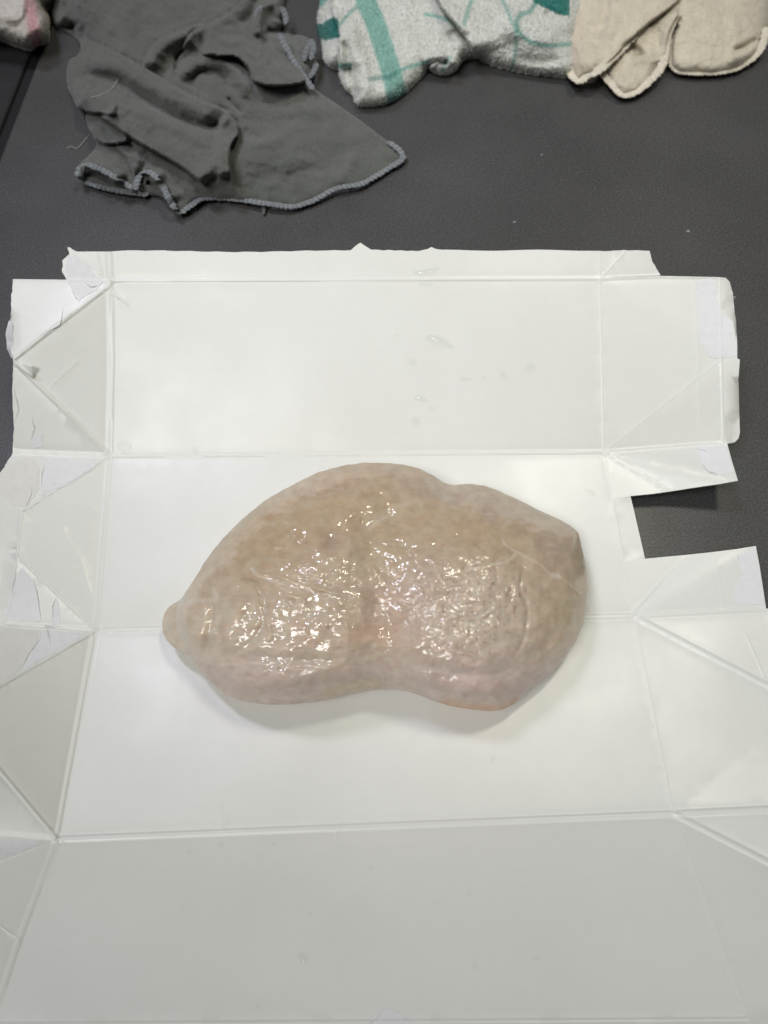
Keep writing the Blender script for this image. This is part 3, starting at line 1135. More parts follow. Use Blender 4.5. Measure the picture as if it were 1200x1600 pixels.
    h += fade * (0.12 * W1 * patch + 0.02 * W2 + 0.04) * np.clip(wr, 0, 1)
    h += fade * (0.045 * W1 * patch + 0.035 * W2 * patch2 + 0.015) * np.clip(wr2, 0, 1)
    # pits of the skin side
    pits = np.clip(noise(U / 7.5, V / 7.5, 41) - 0.38, 0, 1)
    h -= fade * 0.8 * pits * W2
    # fibres along the long borders
    fb = noise((U * 0.3 + V * 0.15) / 6.0, (V * 1.0 - U * 0.10) / 3.6, 51)
    h += fade * 0.035 * fb * (1 - 0.6 * W2)

    # colours -------------------------------------------------
    def c(*a):
        return srgb(*a)
    base = c(208, 190, 168)
    Cc = np.broadcast_to(base, U.shape + (3,)).copy()

    def paint(mask, col, k=1.0):
        nonlocal Cc
        mk = np.clip(mask * k, 0, 1)[..., None]
        Cc = Cc * (1 - mk) + np.array(col) * mk
    wob = 18 * fbm(U / 60, V / 60, 61, 3)
    Uw, Vw = U + wob, V + 18 * fbm(U / 60, V / 60, 71, 3)
    paint(gauss(Uw, Vw, 440, 830, 100, 55, -25), c(196, 170, 136), 0.75)
    paint(gauss(Uw, Vw, 540, 780, 110, 45, -5), c(200, 178, 146), 0.7)
    paint(gauss(Uw, Vw, 740, 840, 120, 55, 12), c(200, 176, 144), 0.85)
    paint(gauss(Uw, Vw, 610, 850, 45, 60), c(201, 181, 148), 0.6)
    paint(gauss(Uw, Vw, 870, 950, 40, 70, 20), c(202, 182, 152), 0.6)
    # mauve film over the near border
    low = np.clip((Vw - (1000 + 14 * np.sin(U / 70.0))) / 50.0, 0, 1)
    paint(low, c(202, 184, 176), 0.85)
    paint(gauss(Uw, Vw, 470, 1000, 120, 45, 5), c(208, 192, 176), 0.6)
    paint(gauss(Uw, Vw, 650, 950, 55, 75), c(205, 184, 174), 0.75)
    paint(gauss(Uw, Vw, 750, 950, 85, 80, 20), c(212, 196, 180), 0.8)
    paint(gauss(Uw, Vw, 350, 985, 40, 50), c(216, 201, 181), 0.7)
    paint(gauss(Uw, Vw, 272, 982, 34, 44), c(212, 200, 182), 0.9)
    # pink and orange patches
    paint(gauss(Uw, Vw, 580, 985, 32, 24, 10), c(204, 164, 138), 0.6)
    paint(gauss(Uw, Vw, 590, 940, 28, 28), c(206, 172, 156), 0.4)
    paint(gauss(Uw, Vw, 515, 845, 42, 20, -25), c(198, 166, 152), 0.45)
    paint(gauss(Uw, Vw, 485, 990, 26, 16), c(212, 178, 156), 0.5)
    paint(gauss(Uw, Vw, 575, 815, 20, 14), c(208, 170, 142), 0.5)
    paint(gauss(Uw, Vw, 740, 1055, 60, 28), c(206, 180, 176), 0.5)
    # grey purple bruise towards the pointed end
    paint(gauss(Uw, Vw, 862, 855, 48, 32, 35), c(186, 168, 158), 0.35)
    paint(gauss(Uw, Vw, 720, 775, 110, 20, 14), c(184, 166, 158), 0.65)
    paint(gauss(Uw, Vw, 520, 762, 80, 16, -12), c(196, 170, 156), 0.5)
    # rim: thin, greyer
    rimm = np.clip((RHO - 0.93) / 0.07, 0, 1)
    paint(rimm * (V < 900), c(188, 176, 156), 0.6)
    paint(ridge(U, V, [(680, 1095), (735, 1107), (790, 1108), (815, 1088)], 9, 1.0, 0.1), c(206, 160, 126), 0.8)
    paint(ridge(U, V, [(500, 1085), (560, 1070), (600, 1066)], 9, 1.0, 0.1), c(206, 184, 140), 0.5)
    # fibres and membrane lines
    f2 = fbm((U * 0.5 + V * 0.25) / 12.0, (Vw * 0.9 - U * 0.18) / 5.0, 81, 2)
    paint(np.clip(f2, 0, 1) * (1 - W2), c(224, 208, 190), 0.22)
    paint(np.clip(-f2, 0, 1) * (1 - W2), c(182, 154, 138), 0.18)
    mot = fbm(U / 19.0, V / 15.0, 91, 4)
    paint(np.clip(mot, 0, 1), c(222, 206, 186), 0.30)
    paint(np.clip(-mot, 0, 1), c(188, 158, 138), 0.30)
    for pl, w, k2 in [([(720, 891), (748, 886), (795, 876), (808, 862)], 3, 0.6), ([(780, 832), (790, 850), (808, 862), (842, 880), (858, 895), (880, 904), (917, 938)], 2.0, 0.45),
                      ([(860, 895), (866, 900), (876, 898)], 5, 0.8), ([(640, 1040), (700, 1052), (780, 1055), (830, 1020)], 4, 0.35),
                      ([(330, 1040), (400, 1036), (460, 1046), (520, 1040)], 2.5, 0.45), ([(390, 886), (408, 902), (445, 913)], 3, 0.6),
                      ([(655, 780), (600, 800), (560, 830)], 5, 0.35), ([(575, 830), (590, 815), (620, 800)], 3, 0.5)]:
        paint(ridge(U, V, pl, w, 1.0, 0.1), c(228, 214, 198), k2)
    dk = np.clip(noise(U / 8.0, V / 8.0, 95) - 0.40, 0, 1) * 5
    paint(np.clip(dk, 0, 1) * np.clip(W2 + 0.12, 0, 1), c(172, 140, 122), 0.5)
    for (su, sv) in [(513, 980), (436, 1044), (700, 925), (770, 912), (795, 920), (792, 930), (812, 930)]:
        paint(gauss(U, V, su, sv, 3.2), c(150, 125, 110), 0.6)
    # overall tone: tan and a little olive on the skin side, greyer mauve along the near border
    fz_ = np.clip((V - 860) / 150.0, 0, 1)[..., None]
    Cc = Cc * (np.array([0.92, 0.925, 0.91]) * (1 - fz_) + np.array([1.02, 1.045, 1.06]) * fz_)
    wetb = np.clip((0.18 + 0.75 * W1 * patch + 0.75 * W2 * patch2), 0, 1)
    drym = np.clip((V - 1025) / 40.0, 0, 1)
    coat = np.clip(1.0 - 0.5 * drym - 0.25 * np.clip((790 - V) / 60, 0, 1), 0.2, 1)
    Wt = np.stack([wetb, coat, 0 * coat], -1)

    P = at(U, V, h * 0.001)
    # underside: tuck in and rest on the board
    rimP = P[-1]
    cen = at(590, 930, 0.0)
    und = []
    sink = carton_h(U[-1], V[-1])
    for k3, (ins_, fz) in enumerate([(0.006, 0.86), (0.02, 0.62), (0.05, 0.38), (0.10, 0.16), (0.17, 0.05), (0.30, 0.0), (0.6, 0.0), (1.0, 0.0)]):
        q3 = rimP.copy()
        q3[:, :2] = rimP[:, :2] * (1 - ins_) + cen[:2] * ins_
        base_z = 0.0030
        q3[:, 2] = base_z + (rimP[:, 2] - base_z) * fz
        if k3 == 7:
            q3 = q3[:1]
        und.append(q3)
    nu = len(und)
    Vv = [P[0][:1]] + [P[i] for i in range(1, NR)] + und
    Vv = np.vstack(Vv)
    Fc = []
    F = []
    idx = lambda r, k: 1 + (r - 1) * NT + k % NT
    tot_r = NR - 1 + nu - 1
    ks = np.arange(NT)
    for k in range(NT):
        F.append((0, idx(1, k + 1), idx(1, k)))
    for r in range(1, tot_r):
        a = 1 + (r - 1) * NT + ks
        b = 1 + (r - 1) * NT + (ks + 1) % NT
        c2 = b + NT
        d2 = a + NT
        Fc.append(np.stack([a, b, c2, d2], -1))
    F += np.vstack(Fc).tolist()
    last = len(Vv) - 1
    for k in range(NT):
        F.append((last, idx(tot_r, k), idx(tot_r, k + 1)))
    Ctop = np.vstack([Cc[0][:1].reshape(1, 3)] + [Cc[i] for i in range(1, NR)] + [Cc[-1]] * (nu - 1) + [Cc[-1][:1]])
    Wtop = np.vstack([Wt[0][:1].reshape(1, 3)] + [Wt[i] for i in range(1, NR)] + [Wt[-1] * 0.3] * (nu - 1) + [Wt[-1][:1] * 0.3])
    org = np.array([cen[0], cen[1], 0.003])
    me = mesh('chicken_breast', Vv - org, F)
    set_col(me, 'Col', Ctop)
    set_col(me, 'Wet', Wtop)
    o = link('chicken_breast', me, M_MEAT)
    o.location = org
    tag(o, 'raw pale pink boneless chicken breast, wet and shiny, lying on the opened white carton', 'chicken breast')
    return o


build_chicken()


# ------------------------------------------------------------------ cloths
def cloth(name, outline, hfun, cfun, mat, label, cat, grid=2.6, edge_h=0.0012, group=None, rough_amp=0.0, seed=0, pile=None):
    O = np.asarray(outline, float)
    O = smooth_poly(np.vstack([O, O[:1]]), 3)[:-1]
    O0 = O
    O = resample(O, grid)
    if rough_amp:
        O = O + np.stack([noise(O[:, 0] / 3.1, O[:, 1] / 3.3, seed), noise(O[:, 0] / 3.1, O[:, 1] / 3.3, seed + 5)], -1) * rough_amp
    lo, hi = O.min(0), O.max(0)
    A = np.stack(np.meshgrid(np.arange(lo[0], hi[0], grid), np.arange(lo[1], hi[1], grid)), -1).reshape(-1, 2)
    A[:, 0] += (np.round(A[:, 1] / grid) % 2) * grid * 0.5
    A = A[inside(A[:, 0], A[:, 1], O)]
    A = A[pdist(A[:, 0], A[:, 1], O0, True)[0] > grid * 0.55 + rough_amp * 0.8]
    v, f = tri_region(O, A)
    U, V = v[:, 0], v[:, 1]
    de = pdist(U, V, O0, True)[0]
    H = hfun(U, V, de) * 0.001
    P = at(U, V, H)
    cnt = {}
    for q in f:
        for a, b in ((q[0], q[1]), (q[1], q[2]), (q[2], q[0])):
            cnt[(a, b)] = 1
    bnd = [(a, b) for (a, b) in cnt if (b, a) not in cnt]
    F = [list(q) for q in f]
    n = len(P)
    ids = {}
    extra = []
    cm_ = P.mean(0)
    for a, b in bnd:
        for x in (a, b):
            if x not in ids:
                ids[x] = n + len(extra) * 1
                p = P[x].copy()
                d = cm_[:2] - p[:2]
                d /= np.hypot(*d) + 1e-9
                p[:2] += d * min(0.0012, 0.4 * p[2] + 0.0003)
                p[2] = 0.0003
                extra.append(p)
    for a, b in bnd:
        F.append([b, a, ids[a], ids[b]])
    org = P.mean(0)
    org[2] = 0
    me = mesh(name, np.vstack([P, np.array(extra)]) - org, F)
    C = cfun(U, V)
    ce = np.zeros((len(extra), 3))
    for x, j in ids.items():
        ce[j - n] = C[x]
    set_col(me, 'Col', np.vstack([C, ce]))
    root = empty(name, tuple(org), label, cat, group)
    o = link('fabric', me, mat, root)
    if pile:
        npile, plen, pw = pile
        tri = np.array(f)
        a_, b_, c_ = P[tri[:, 0]], P[tri[:, 1]], P[tri[:, 2]]
        nr_ = np.cross(b_ - a_, c_ - a_)
        ar = np.linalg.norm(nr_, axis=1)
        nr_ = nr_ / (ar[:, None] + 1e-15)
        pk = RNG.choice(len(tri), npile, p=ar / ar.sum())
        r1, r2 = RNG.rand(npile), RNG.rand(npile)
        fl_ = r1 + r2 > 1
        r1[fl_], r2[fl_] = 1 - r1[fl_], 1 - r2[fl_]
        b0 = a_[pk] + (b_ - a_)[pk] * r1[:, None] + (c_ - a_)[pk] * r2[:, None]
        dr = nr_[pk] * 0.8 + RNG.normal(0, 0.55, (npile, 3))
        dr /= np.linalg.norm(dr, axis=1)[:, None]
        sd = np.cross(dr, RNG.normal(0, 1, (npile, 3)))
        sd /= np.linalg.norm(sd, axis=1)[:, None] + 1e-12
        L_ = plen * (0.5 + RNG.rand(npile))[:, None] * 0.001
        w_ = pw * 0.001 * 0.5
        md = b0 + dr * L_ * 0.55
        tp = b0 + dr * L_ + RNG.normal(0, 0.25, (npile, 3)) * L_
        PV = np.stack([b0 - sd * w_, b0 + sd * w_, md + sd * w_ * 0.9, md - sd * w_ * 0.9, tp], 1).reshape(-1, 3)
        ii = np.arange(npile)[:, None] * 5
        PF = np.vstack([ii + np.array([0, 1, 2]), ii + np.array([0, 2, 3]), ii + np.array([3, 2, 4])])
        pm = mesh('pile', PV - org, PF, closed=False)
        cc_ = C[tri[pk, 0]] * (1 + RNG.normal(0, 0.07, npile))[:, None] * 1.05
        set_col(pm, 'Col', np.repeat(np.clip(cc_, 0, 1), 5, axis=0))
        po = link('pile', pm, M_FIBRE, root)
        po['kind'] = 'stuff'
    return root, org


def hem_tube(path, hf, r, col, root, org, lift=0.4, name='hem', amp=0.35, pitch=7.0, label=None, rows=10):
    """overlocked edge: a soft cord with a wound thread relief; path in photo px, hf(U,V)->mm"""
    P = resample(smooth_poly(path, 6), 1.6, closed=False)
    H = hf(P[:, 0], P[:, 1]) + lift
    k = np.ones(5) / 5
    H = np.convolve(np.r_[[H[0]] * 2, H, [H[-1]] * 2], k, 'valid')
    W3 = at(P[:, 0], P[:, 1], H * 0.001)
    n = len(P)
    L = np.r_[0, np.cumsum(np.hypot(*(P[1:] - P[:-1]).T))]
    V, F, C = [], [], []
    for i in range(n):
        t = W3[min(i + 1, n - 1)] - W3[max(i - 1, 0)]
        t /= np.linalg.norm(t) + 1e-12
        up = np.array([0, 0, 1.0])
        s = np.cross(t, up)
        s /= np.linalg.norm(s) + 1e-9
        up = np.cross(s, t)
        taper = min(1, min(i, n - 1 - i) / 2.0 + 0.15)
        for j in range(rows):
            a = 2 * math.pi * j / rows
            w = math.sin(2 * math.pi * (L[i] / pitch) + a * 0.9)
            rr = r * taper * (1 + amp * 0.3 * w + 0.55 * (RNG.rand() - 0.5)) * 0.001
            V.append(W3[i] + s * math.cos(a) * rr * 1.7 + up * math.sin(a) * rr * 0.42)
            g = 1.0 + (0.8 * (0.3 + RNG.rand()) * max(0.0, w) ** 3 * (j in (1, 2, 3)) - 0.18 if amp > 0.1 else 0) + 0.3 * (RNG.rand() - 0.5)
            C.append(np.clip(np.array(col) * g, 0, 1))
    for i in range(n - 1):
        for j in range(rows):
            F.append((i * rows + j, (i + 1) * rows + j, (i + 1) * rows + (j + 1) % rows, i * rows + (j + 1) % rows))
    me = mesh(name, np.array(V) - org, F)
    set_col(me, 'Col', C)
    o = link(name, me, M_HEM, root)
    if label:
        o['label'] = label
    return o


# --- grey cloth
G_OUT = [(70, -60), (78, 5), (84, 36), (100, 46), (120, 60), (126, 72), (122, 86), (108, 94), (104, 112), (105, 134), (113, 152), (120, 166), (131, 174), (134, 188), (141, 205), (152, 221),
         (142, 240), (126, 254), (121, 266), (126, 279), (150, 291), (178, 297), (208, 301), (236, 304), (258, 308), (268, 322), (281, 333), (296, 326), (315, 313), (340, 311), (375, 314), (402, 318),
         (409, 326), (412, 336), (417, 326), (426, 321), (457, 324), (486, 316), (506, 306), (526, 296), (562, 290), (588, 277), (612, 262), (630, 249), (624, 234), (604, 219), (562, 187),
         (520, 158), (494, 140), (487, 128), (494, 106), (495, 92), (489, 82), (490, 66), (478, 57), (456, 53), (443, 50), (447, 34), (440, 10), (430, -60)]


def grey_h(U, V, de=None):
    if de is None:
        de = np.full(np.shape(U), 30.0)
    up = np.clip((300 - V) / 300.0, 0, 1.2)
    h = 1.6 + 5.0 * (1 - np.exp(-de / 14.0)) + 16 * up * (1 - np.exp(-de / 40.0)) * np.clip((640 - U) / 300.0, 0.15, 1)
    h = h * 1.0
    fl = np.clip((U - 360) / 200.0, 0, 1) * np.clip((V - 130) / 60.0, 0, 1)
    h = h * (1 - 0.55 * fl)
    # first roll: crisp upper contour, soft underside
    h += ridge(U, V, [(114, 82), (165, 98), (222, 126), (286, 162), (345, 186)], 17, 5.4, 0.1)
    h += step(U, V, [(122, 58), (165, 76), (224, 107), (277, 139), (320, 160), (368, 181)], 2.2, 26, 4.3, 0.1)
    h -= ridge(U, V, [(116, 114), (181, 123), (224, 153), (277, 183), (331, 198), (360, 196)], 7, 3.6, 0.12)
    # second, broad roll with its sharp lower edge
    h += step(U, V, [(104, 142), (150, 152), (215, 176), (275, 205), (330, 228), (362, 220)], 24, 30, 6.1, 0.1)
    h += step(U, V, [(112, 162), (135, 173), (160, 176), (184, 179)], 26, 2.2, 5.4, 0.15)
    h += step(U, V, [(154, 177), (182, 198), (213, 219), (250, 240), (290, 264), (322, 292)], 34, 2.2, 7.4, 0.08)
    h += step(U, V, [(134, 196), (150, 216), (168, 224), (205, 219)], 18, 2.2, 5.4, 0.12)
    h += step(U, V, [(178, 226), (194, 240), (205, 256), (212, 277)], 12, 2.2, 3.0, 0.15)
    h += ridge(U, V, [(206, 232), (216, 250), (212, 270)], 7, 2.2, 0.3)
    h -= ridge(U, V, [(224, 232), (233, 247), (226, 264)], 4, 1.4, 0.2)
    h += ridge(U, V, [(240, 262), (262, 290), (275, 318)], 14, 4.1, 0.2)
    h += ridge(U, V, [(222, 262), (238, 268), (252, 284)], 9, 4.1, 0.2)
    h += ridge(U, V, [(124, 258), (160, 262), (195, 284)], 9, 4.7, 0.2)
    # right flank of the big roll
    h += step(U, V, [(360, 278), (357, 250), (360, 226), (372, 208), (366, 190), (350, 176)], 34, 2.2, 6.2, 0.1)
    h -= ridge(U, V, [(382, 196), (390, 210), (416, 218)], 5, 1.6, 0.25)
    h += ridge(U, V, [(300, 300), (360, 265), (420, 232), (500, 235)], 30, 4.1, 0.25)
    h -= ridge(U, V, [(488, 275), (512, 258), (530, 242), (560, 240)], 14, 1.6, 0.25)
    h += ridge(U, V, [(520, 290), (548, 262), (545, 232)], 10, 1.4, 0.25)
    # the fold that overlaps the swirl: one crisp line
    h += step(U, V, [(488, 122), (470, 129), (445, 133), (420, 133), (398, 126), (390, 108), (370, 89), (340, 86), (312, 82)], 2.4, 34, 7.0, 0.08)
    h -= ridge(U, V, [(276, 126), (275, 104), (278, 86), (290, 76)], 3.5, 2.4, 0.15)
    h -= ridge(U, V, [(300, 142), (302, 122), (318, 112), (342, 114), (352, 130), (358, 152), (382, 180)], 5, 1.6, 0.12)
    h -= ridge(U, V, [(354, 150), (364, 164), (381, 179)], 3.0, 2.2, 0.2)
    h += gauss(U, V, 327, 131, 12, 8, 25) * 1.6
    h += ridge(U, V, [(286, 134), (290, 110), (318, 97), (356, 102), (374, 126), (392, 156)], 11, 3.8, 0.15)
    h += step(U, V, [(222, 112), (232, 84), (252, 62), (290, 46), (322, 36)], 2.6, 20, 4.3, 0.12)
    h += ridge(U, V, [(232, 112), (246, 82), (268, 64), (302, 52)], 13, 4.3, 0.2)
    h += step(U, V, [(284, 78), (300, 54), (322, 42), (352, 26), (378, 6), (392, -24)], 3, 24, 4.1, 0.12)
    h -= ridge(U, V, [(372, 40), (395, 20), (400, -10)], 8, 1.8, 0.2)
    h -= ridge(U, V, [(416, 56), (414, 80), (408, 100)], 5, 1.8, 0.2)
    h -= ridge(U, V, [(414, 46), (428, 50), (446, 44)], 5, 3.0, 0.15)
    h += ridge(U, V, [(402, 60), (404, 30), (412, 12), (430, 8), (444, 30)], 8, 4.1, 0.12)
    h -= ridge(U, V, [(70, 60), (110, 45), (135, 52)], 8, 5.0, 0.1)
    h -= ridge(U, V, [(104, -30), (108, 20), (120, 45)], 8, 5, 0.1)
    # hem openings
    h -= ridge(U, V, [(131, 272), (150, 276), (175, 288), (205, 300)], 5, 3.2, 0.1)
    h -= ridge(U, V, [(228, 283), (240, 290), (250, 297)], 4, 3.5, 0.15)
    # finer creases running with the big folds, and the sag between them
    for pl, w, a in [([(150, 190), (185, 205), (222, 226), (262, 250)], 5, 1.0), ([(236, 190), (272, 214), (310, 232), (344, 240)], 9, -1.0),
                     ([(196, 128), (240, 152), (290, 182)], 4, -0.8), ([(178, 242), (186, 262), (198, 282)], 5, 1.5), ([(206, 232), (216, 250), (240, 258)], 6, 1.6),
                     ([(252, 262), (262, 280), (282, 300)], 4, -1.2), ([(286, 268), (300, 288), (310, 304)], 5, 1.2), ([(340, 250), (346, 272), (338, 292)], 5, 1.2),
                     ([(372, 236), (400, 226), (440, 214), (470, 190)], 8, 0.9), ([(388, 262), (430, 262), (470, 252), (500, 240)], 12, 0.9), ([(440, 290), (460, 272), (500, 262)], 7, -0.8),
                     ([(410, 190), (440, 176), (480, 172), (520, 178)], 9, 0.9), ([(160, 28), (190, 60), (196, 92)], 9, 1.8), ([(196, 10), (220, 40), (214, 72)], 8, -1.4),
                     ([(110, 122), (132, 128), (160, 140)], 6, -1.8), ([(334, 60), (360, 66), (386, 60)], 7, 1.6), ([(420, 66), (424, 92), (440, 118)], 6, 1.4), ([(452, 96), (446, 116), (452, 130)], 5, 1.0),
                     ([(560, 200), (545, 232), (556, 262)], 9, 0.9), ([(404, 300), (420, 288), (446, 292)], 8, 0.9)]:
        h += ridge(U, V, pl, w, a, 0.3)
    ca, sa = math.cos(math.radians(32)), math.sin(math.radians(32))
    ua, va = U * ca + V * sa, -U * sa + V * ca
    wr = 1 - np.abs(noise(ua / 60.0, va / 20.0, 17)) * 2.4
    h += (0.45 - 0.25 * fl) * np.clip(wr, 0, 1) ** 2
    h += 0.5 * fbm(U / 26.0, V / 24.0, 15, 3) + 0.12 * noise(U / 5.0, V / 5.0, 16)
    return np.maximum(h, 0.7)


def grey_c(U, V):
    c0 = srgb(87, 89, 84)
    n = fbm(U / 40, V / 40, 19, 3)[:, None]
    return c0 * (1 + 0.10 * n)


grey, g_org = cloth('grey_cloth', G_OUT, grey_h, grey_c, M_GREY, 'crumpled dark grey microfibre cloth with a light grey overlocked hem behind the carton', 'cloth', grid=2.4, pile=(60000, 0.42, 0.09))
hc = srgb(120, 124, 128)


def gh_lo(U, V):
    return np.clip(grey_h(U, V, np.full(np.shape(U), 2.0)), 0.9, 9)


hem_tube([(210, 296), (196, 287), (180, 277), (165, 268), (150, 262), (134, 257), (124, 264), (123, 274), (135, 284), (155, 291), (180, 297), (206, 301), (232, 304)],
         lambda U, V: np.where((V < 295) & (U + 0 > 118) & (np.arange(len(U)) < len(U) * 0.5), grey_h(U, V) + 0.6, 2.2), 0.95, hc, grey, g_org, label='hem folded back on itself at the left corner')
hem_tube([(212, 297), (215, 282), (222, 270), (232, 268), (244, 276), (254, 290), (262, 306), (270, 321), (282, 331), (296, 323), (315, 311), (340, 309), (375, 312), (402, 316), (430, 320), (457, 323), (486, 315), (506, 305),
          (526, 294), (562, 288), (588, 275), (612, 260), (629, 248), (624, 235), (606, 221)],
         lambda U, V: np.maximum(2.0 + 1.2 * np.sin(U / 38.0) ** 2, np.where(U < 275, grey_h(U, V) + 0.5, 0)), 0.95, hc, grey, g_org, label='long light grey hem along the near edge')
hem_tube([(437, 52), (446, 72), (458, 92), (470, 112), (482, 130), (490, 140)], lambda U, V: np.interp(V, [50, 140], [17, 8]), 1.0, hc, grey, g_org)
hem_tube([(402, 60), (401, 36), (404, 16), (412, 10)], lambda U, V: grey_h(U, V), 1.0, hc * 0.9, grey, g_org)
hem_tube([(440, 10), (447, 26), (446, 38)], lambda U, V: 10 + 0 * U, 0.9, hc * 0.85, grey, g_org)
hem_tube([(474, 96), (480, 76), (486, 64), (490, 72), (486, 94)], lambda U, V: 9 + 0 * U, 0.9, hc * 0.8, grey, g_org)
hem_tube([(492, 96), (493, 106), (484, 122)], lambda U, V: 6 + 0 * U, 0.9, hc * 0.8, grey, g_org)

# --- checked towel
T_OUT = [(506, -60), (500, 5), (496, 25), (497, 47), (502, 65), (505, 92), (514, 103), (529, 107), (530, 120), (540, 140), (552, 150), (556, 162), (575, 164), (604, 160), (620, 152), (635, 141),
         (655, 122), (667, 108), (677, 112), (695, 116), (712, 110), (724, 93), (743, 88), (765, 97), (797, 106), (834, 113), (862, 116), (896, 114), (905, 60), (915, -60)]
TEAL = srgb(112, 172, 160)
DTEAL = srgb(22, 118, 108)


def towel_h(U, V, de):
    h = 2.0 + 9.0 * (1 - np.exp(-de / 11.0)) + 10 * np.clip((120 - V) / 120.0, 0, 1.3) * (1 - np.exp(-de / 30))
    h += step(U, V, [(745, 92), (735, 68), (716, 40), (690, 8), (670, -30)], 3, 60, 5.5, 0.15)
    h += step(U, V, [(534, 110), (531, 80), (530, 50), (520, 15), (518, -30)], 3, 22, 5.5, 0.08)
    h -= ridge(U, V, [(552, 152), (550, 120), (545, 90), (535, 60)], 6, 2.8, 0.15)
    h += ridge(U, V, [(575, 150), (568, 110), (556, 70), (546, 30)], 12, 2.0, 0.15)
    h += step(U, V, [(668, 110), (684, 98), (700, 92)], 14, 4, 3.5, 0.2)
    h -= ridge(U, V, [(667, 112), (672, 100), (690, 95), (702, 100)], 4.5, 4.5, 0.15)
    h += ridge(U, V, [(705, 105), (716, 82), (712, 62)], 9, 3.0, 0.2)
    h -= ridge(U, V, [(700, 62), (712, 50), (735, 60)], 6, 2.0, 0.2)
    h += ridge(U, V, [(810, 10), (800, 40), (830, 58), (880, 55)], 18, 3.5, 0.2)
    h -= ridge(U, V, [(850, 16), (868, 26), (884, 24)], 7, 1.8, 0.2)
    h -= ridge(U, V, [(800, 88), (840, 95), (884, 92)], 8, 1.5, 0.2)
    h += 0.35 * fbm(U / 26.0, V / 26.0, 25, 3)
    ter = np.clip((U - 745 + (88 - V) * -0.8) / 10.0, 0, 1)
    h += (0.12 + 0.38 * ter) * noise(U / 3.4, V / 3.4, 26) + 0.25 * ter * noise(U / 2.1, V / 2.1, 27)
    return np.maximum(h, 0.8)


def towel_c(U, V):
    C = np.broadcast_to(srgb(214, 215, 208), (len(U), 3)).copy()
    jit = 0.8 * noise(U / 2.0, V / 2.0, 28)

    def stripe(poly, w, col, k=1.0):
        nonlocal C
        d, s, t = pdist(U, V, smooth_poly(poly))
        m = (1 / (1 + np.exp((d + jit - w) / 0.7)) * k)[:, None]
        C = C * (1 - m) + np.array(col) * m
    left = U + 0.0 * V < 745
    stripe([(560, -40), (571, 0), (588, 40), (601, 80), (613, 118), (622, 165)], 15.5, TEAL, 0.85)
    stripe([(530, 40), (545, 22), (558, 10)], 2.0, TEAL, 0.9)
    stripe([(530, 103), (547, 101)], 3.2, TEAL, 0.9)
    stripe([(578, 124), (592, 122), (606, 121), (622, 112)], 3.6, DTEAL, 0.6)
    stripe([(622, 111), (645, 103), (668, 96)], 2.8, TEAL, 0.9)
    stripe([(664, 22), (690, 28), (712, 40)], 2.2, TEAL, 0.9)
    stripe([(692, 112), (697, 98), (704, 90)], 3.2, TEAL, 0.6)
    stripe([(512, 38), (515, 55)], 0.1, DTEAL, 0.0)
    m = inside(U, V, [(494, 42), (522, 26), (529, 32), (531, 58), (508, 64), (497, 58)])[:, None]
    C = np.where(m, DTEAL, C)
    stripe([(500, 5), (512, -10)], 6, TEAL, 0.9)
    stripe([(742, -20), (735, 4), (725, 38)], 3.0, TEAL, 0.7)
    stripe([(780, -10), (796, 24), (806, 50), (806, 75), (801, 104)], 2.6, TEAL, 0.7)
    stripe([(838, 2), (828, 18), (812, 24), (807, 38), (814, 54), (830, 66), (856, 71), (890, 69)], 3.2, TEAL * 0.9, 0.85)
    m = inside(U, V, [(832, -20), (890, -20), (890, 26), (872, 22), (850, 12), (834, 4)])[:, None]
    C = np.where(m, DTEAL, C)
    n = fbm(U / 5, V / 5, 29, 3)[:, None]
    return C * (1 + 0.10 * n)


cloth('checked_towel', T_OUT, towel_h, towel_c, M_TERRY, 'white terry kitchen towel with green check stripes, bundled at the far edge', 'towel', grid=2.2, rough_amp=0.8, seed=3, pile=(60000, 0.95, 0.16))

# --- beige cloth
B_OUT = [(880, -60), (879, 10), (883, 55), (888, 100), (896, 124), (905, 129), (922, 120), (937, 113), (953, 130), (970, 148), (982, 150), (1003, 139), (1027, 116), (1039, 100), (1044, 96),
         (1053, 109), (1070, 115), (1115, 115), (1145, 110), (1172, 96), (1191, 74), (1200, 42), (1212, 0), (1235, -60)]


def beige_h(U, V, de):
    h = 2.0 + 6.0 * (1 - np.exp(-de / 9.0)) + 10 * np.clip((120 - V) / 120.0, 0, 1.3) * (1 - np.exp(-de / 25))
    h += step(U, V, [(908, 131), (935, 112), (960, 88), (985, 60), (1015, 34), (1045, 12), (1075, -15)], 60, 3, 4.6, 0.14)
    h -= ridge(U, V, [(975, 82), (985, 72), (998, 84), (1003, 92)], 7, 4.0, 0.15)
    h += step(U, V, [(1044, 100), (1042, 75), (1046, 48), (1056, 28), (1066, 22)], 24, 4, 4.0, 0.1)
    h -= ridge(U, V, [(1044, 108), (1046, 80), (1050, 55), (1060, 36)], 4, 5.0, 0.12)
    h -= ridge(U, V, [(944, -30), (945, 30), (925, 80)], 9, 1.8, 0.2)
    h += ridge(U, V, [(962, -30), (955, 30), (935, 80)], 10, 1.4, 0.2)
    h -= ridge(U, V, [(1142, 80), (1160, 74), (1186, 60)], 4.5, 3.0, 0.2)
    h += ridge(U, V, [(1135, 92), (1165, 86), (1190, 68)], 9, 1.6, 0.2)
    h -= ridge(U, V, [(1020, 40), (1030, 70), (1022, 100)], 9, 1.4, 0.2)
    h += ridge(U, V, [(884, 20), (890, 80), (903, 122)], 5, 0.8, 0.1)
    h += 0.8 * fbm(U / 34.0, V / 30.0, 35, 3) + 0.12 * noise(U / 4, V / 4, 36)
    return np.maximum(h, 0.8)


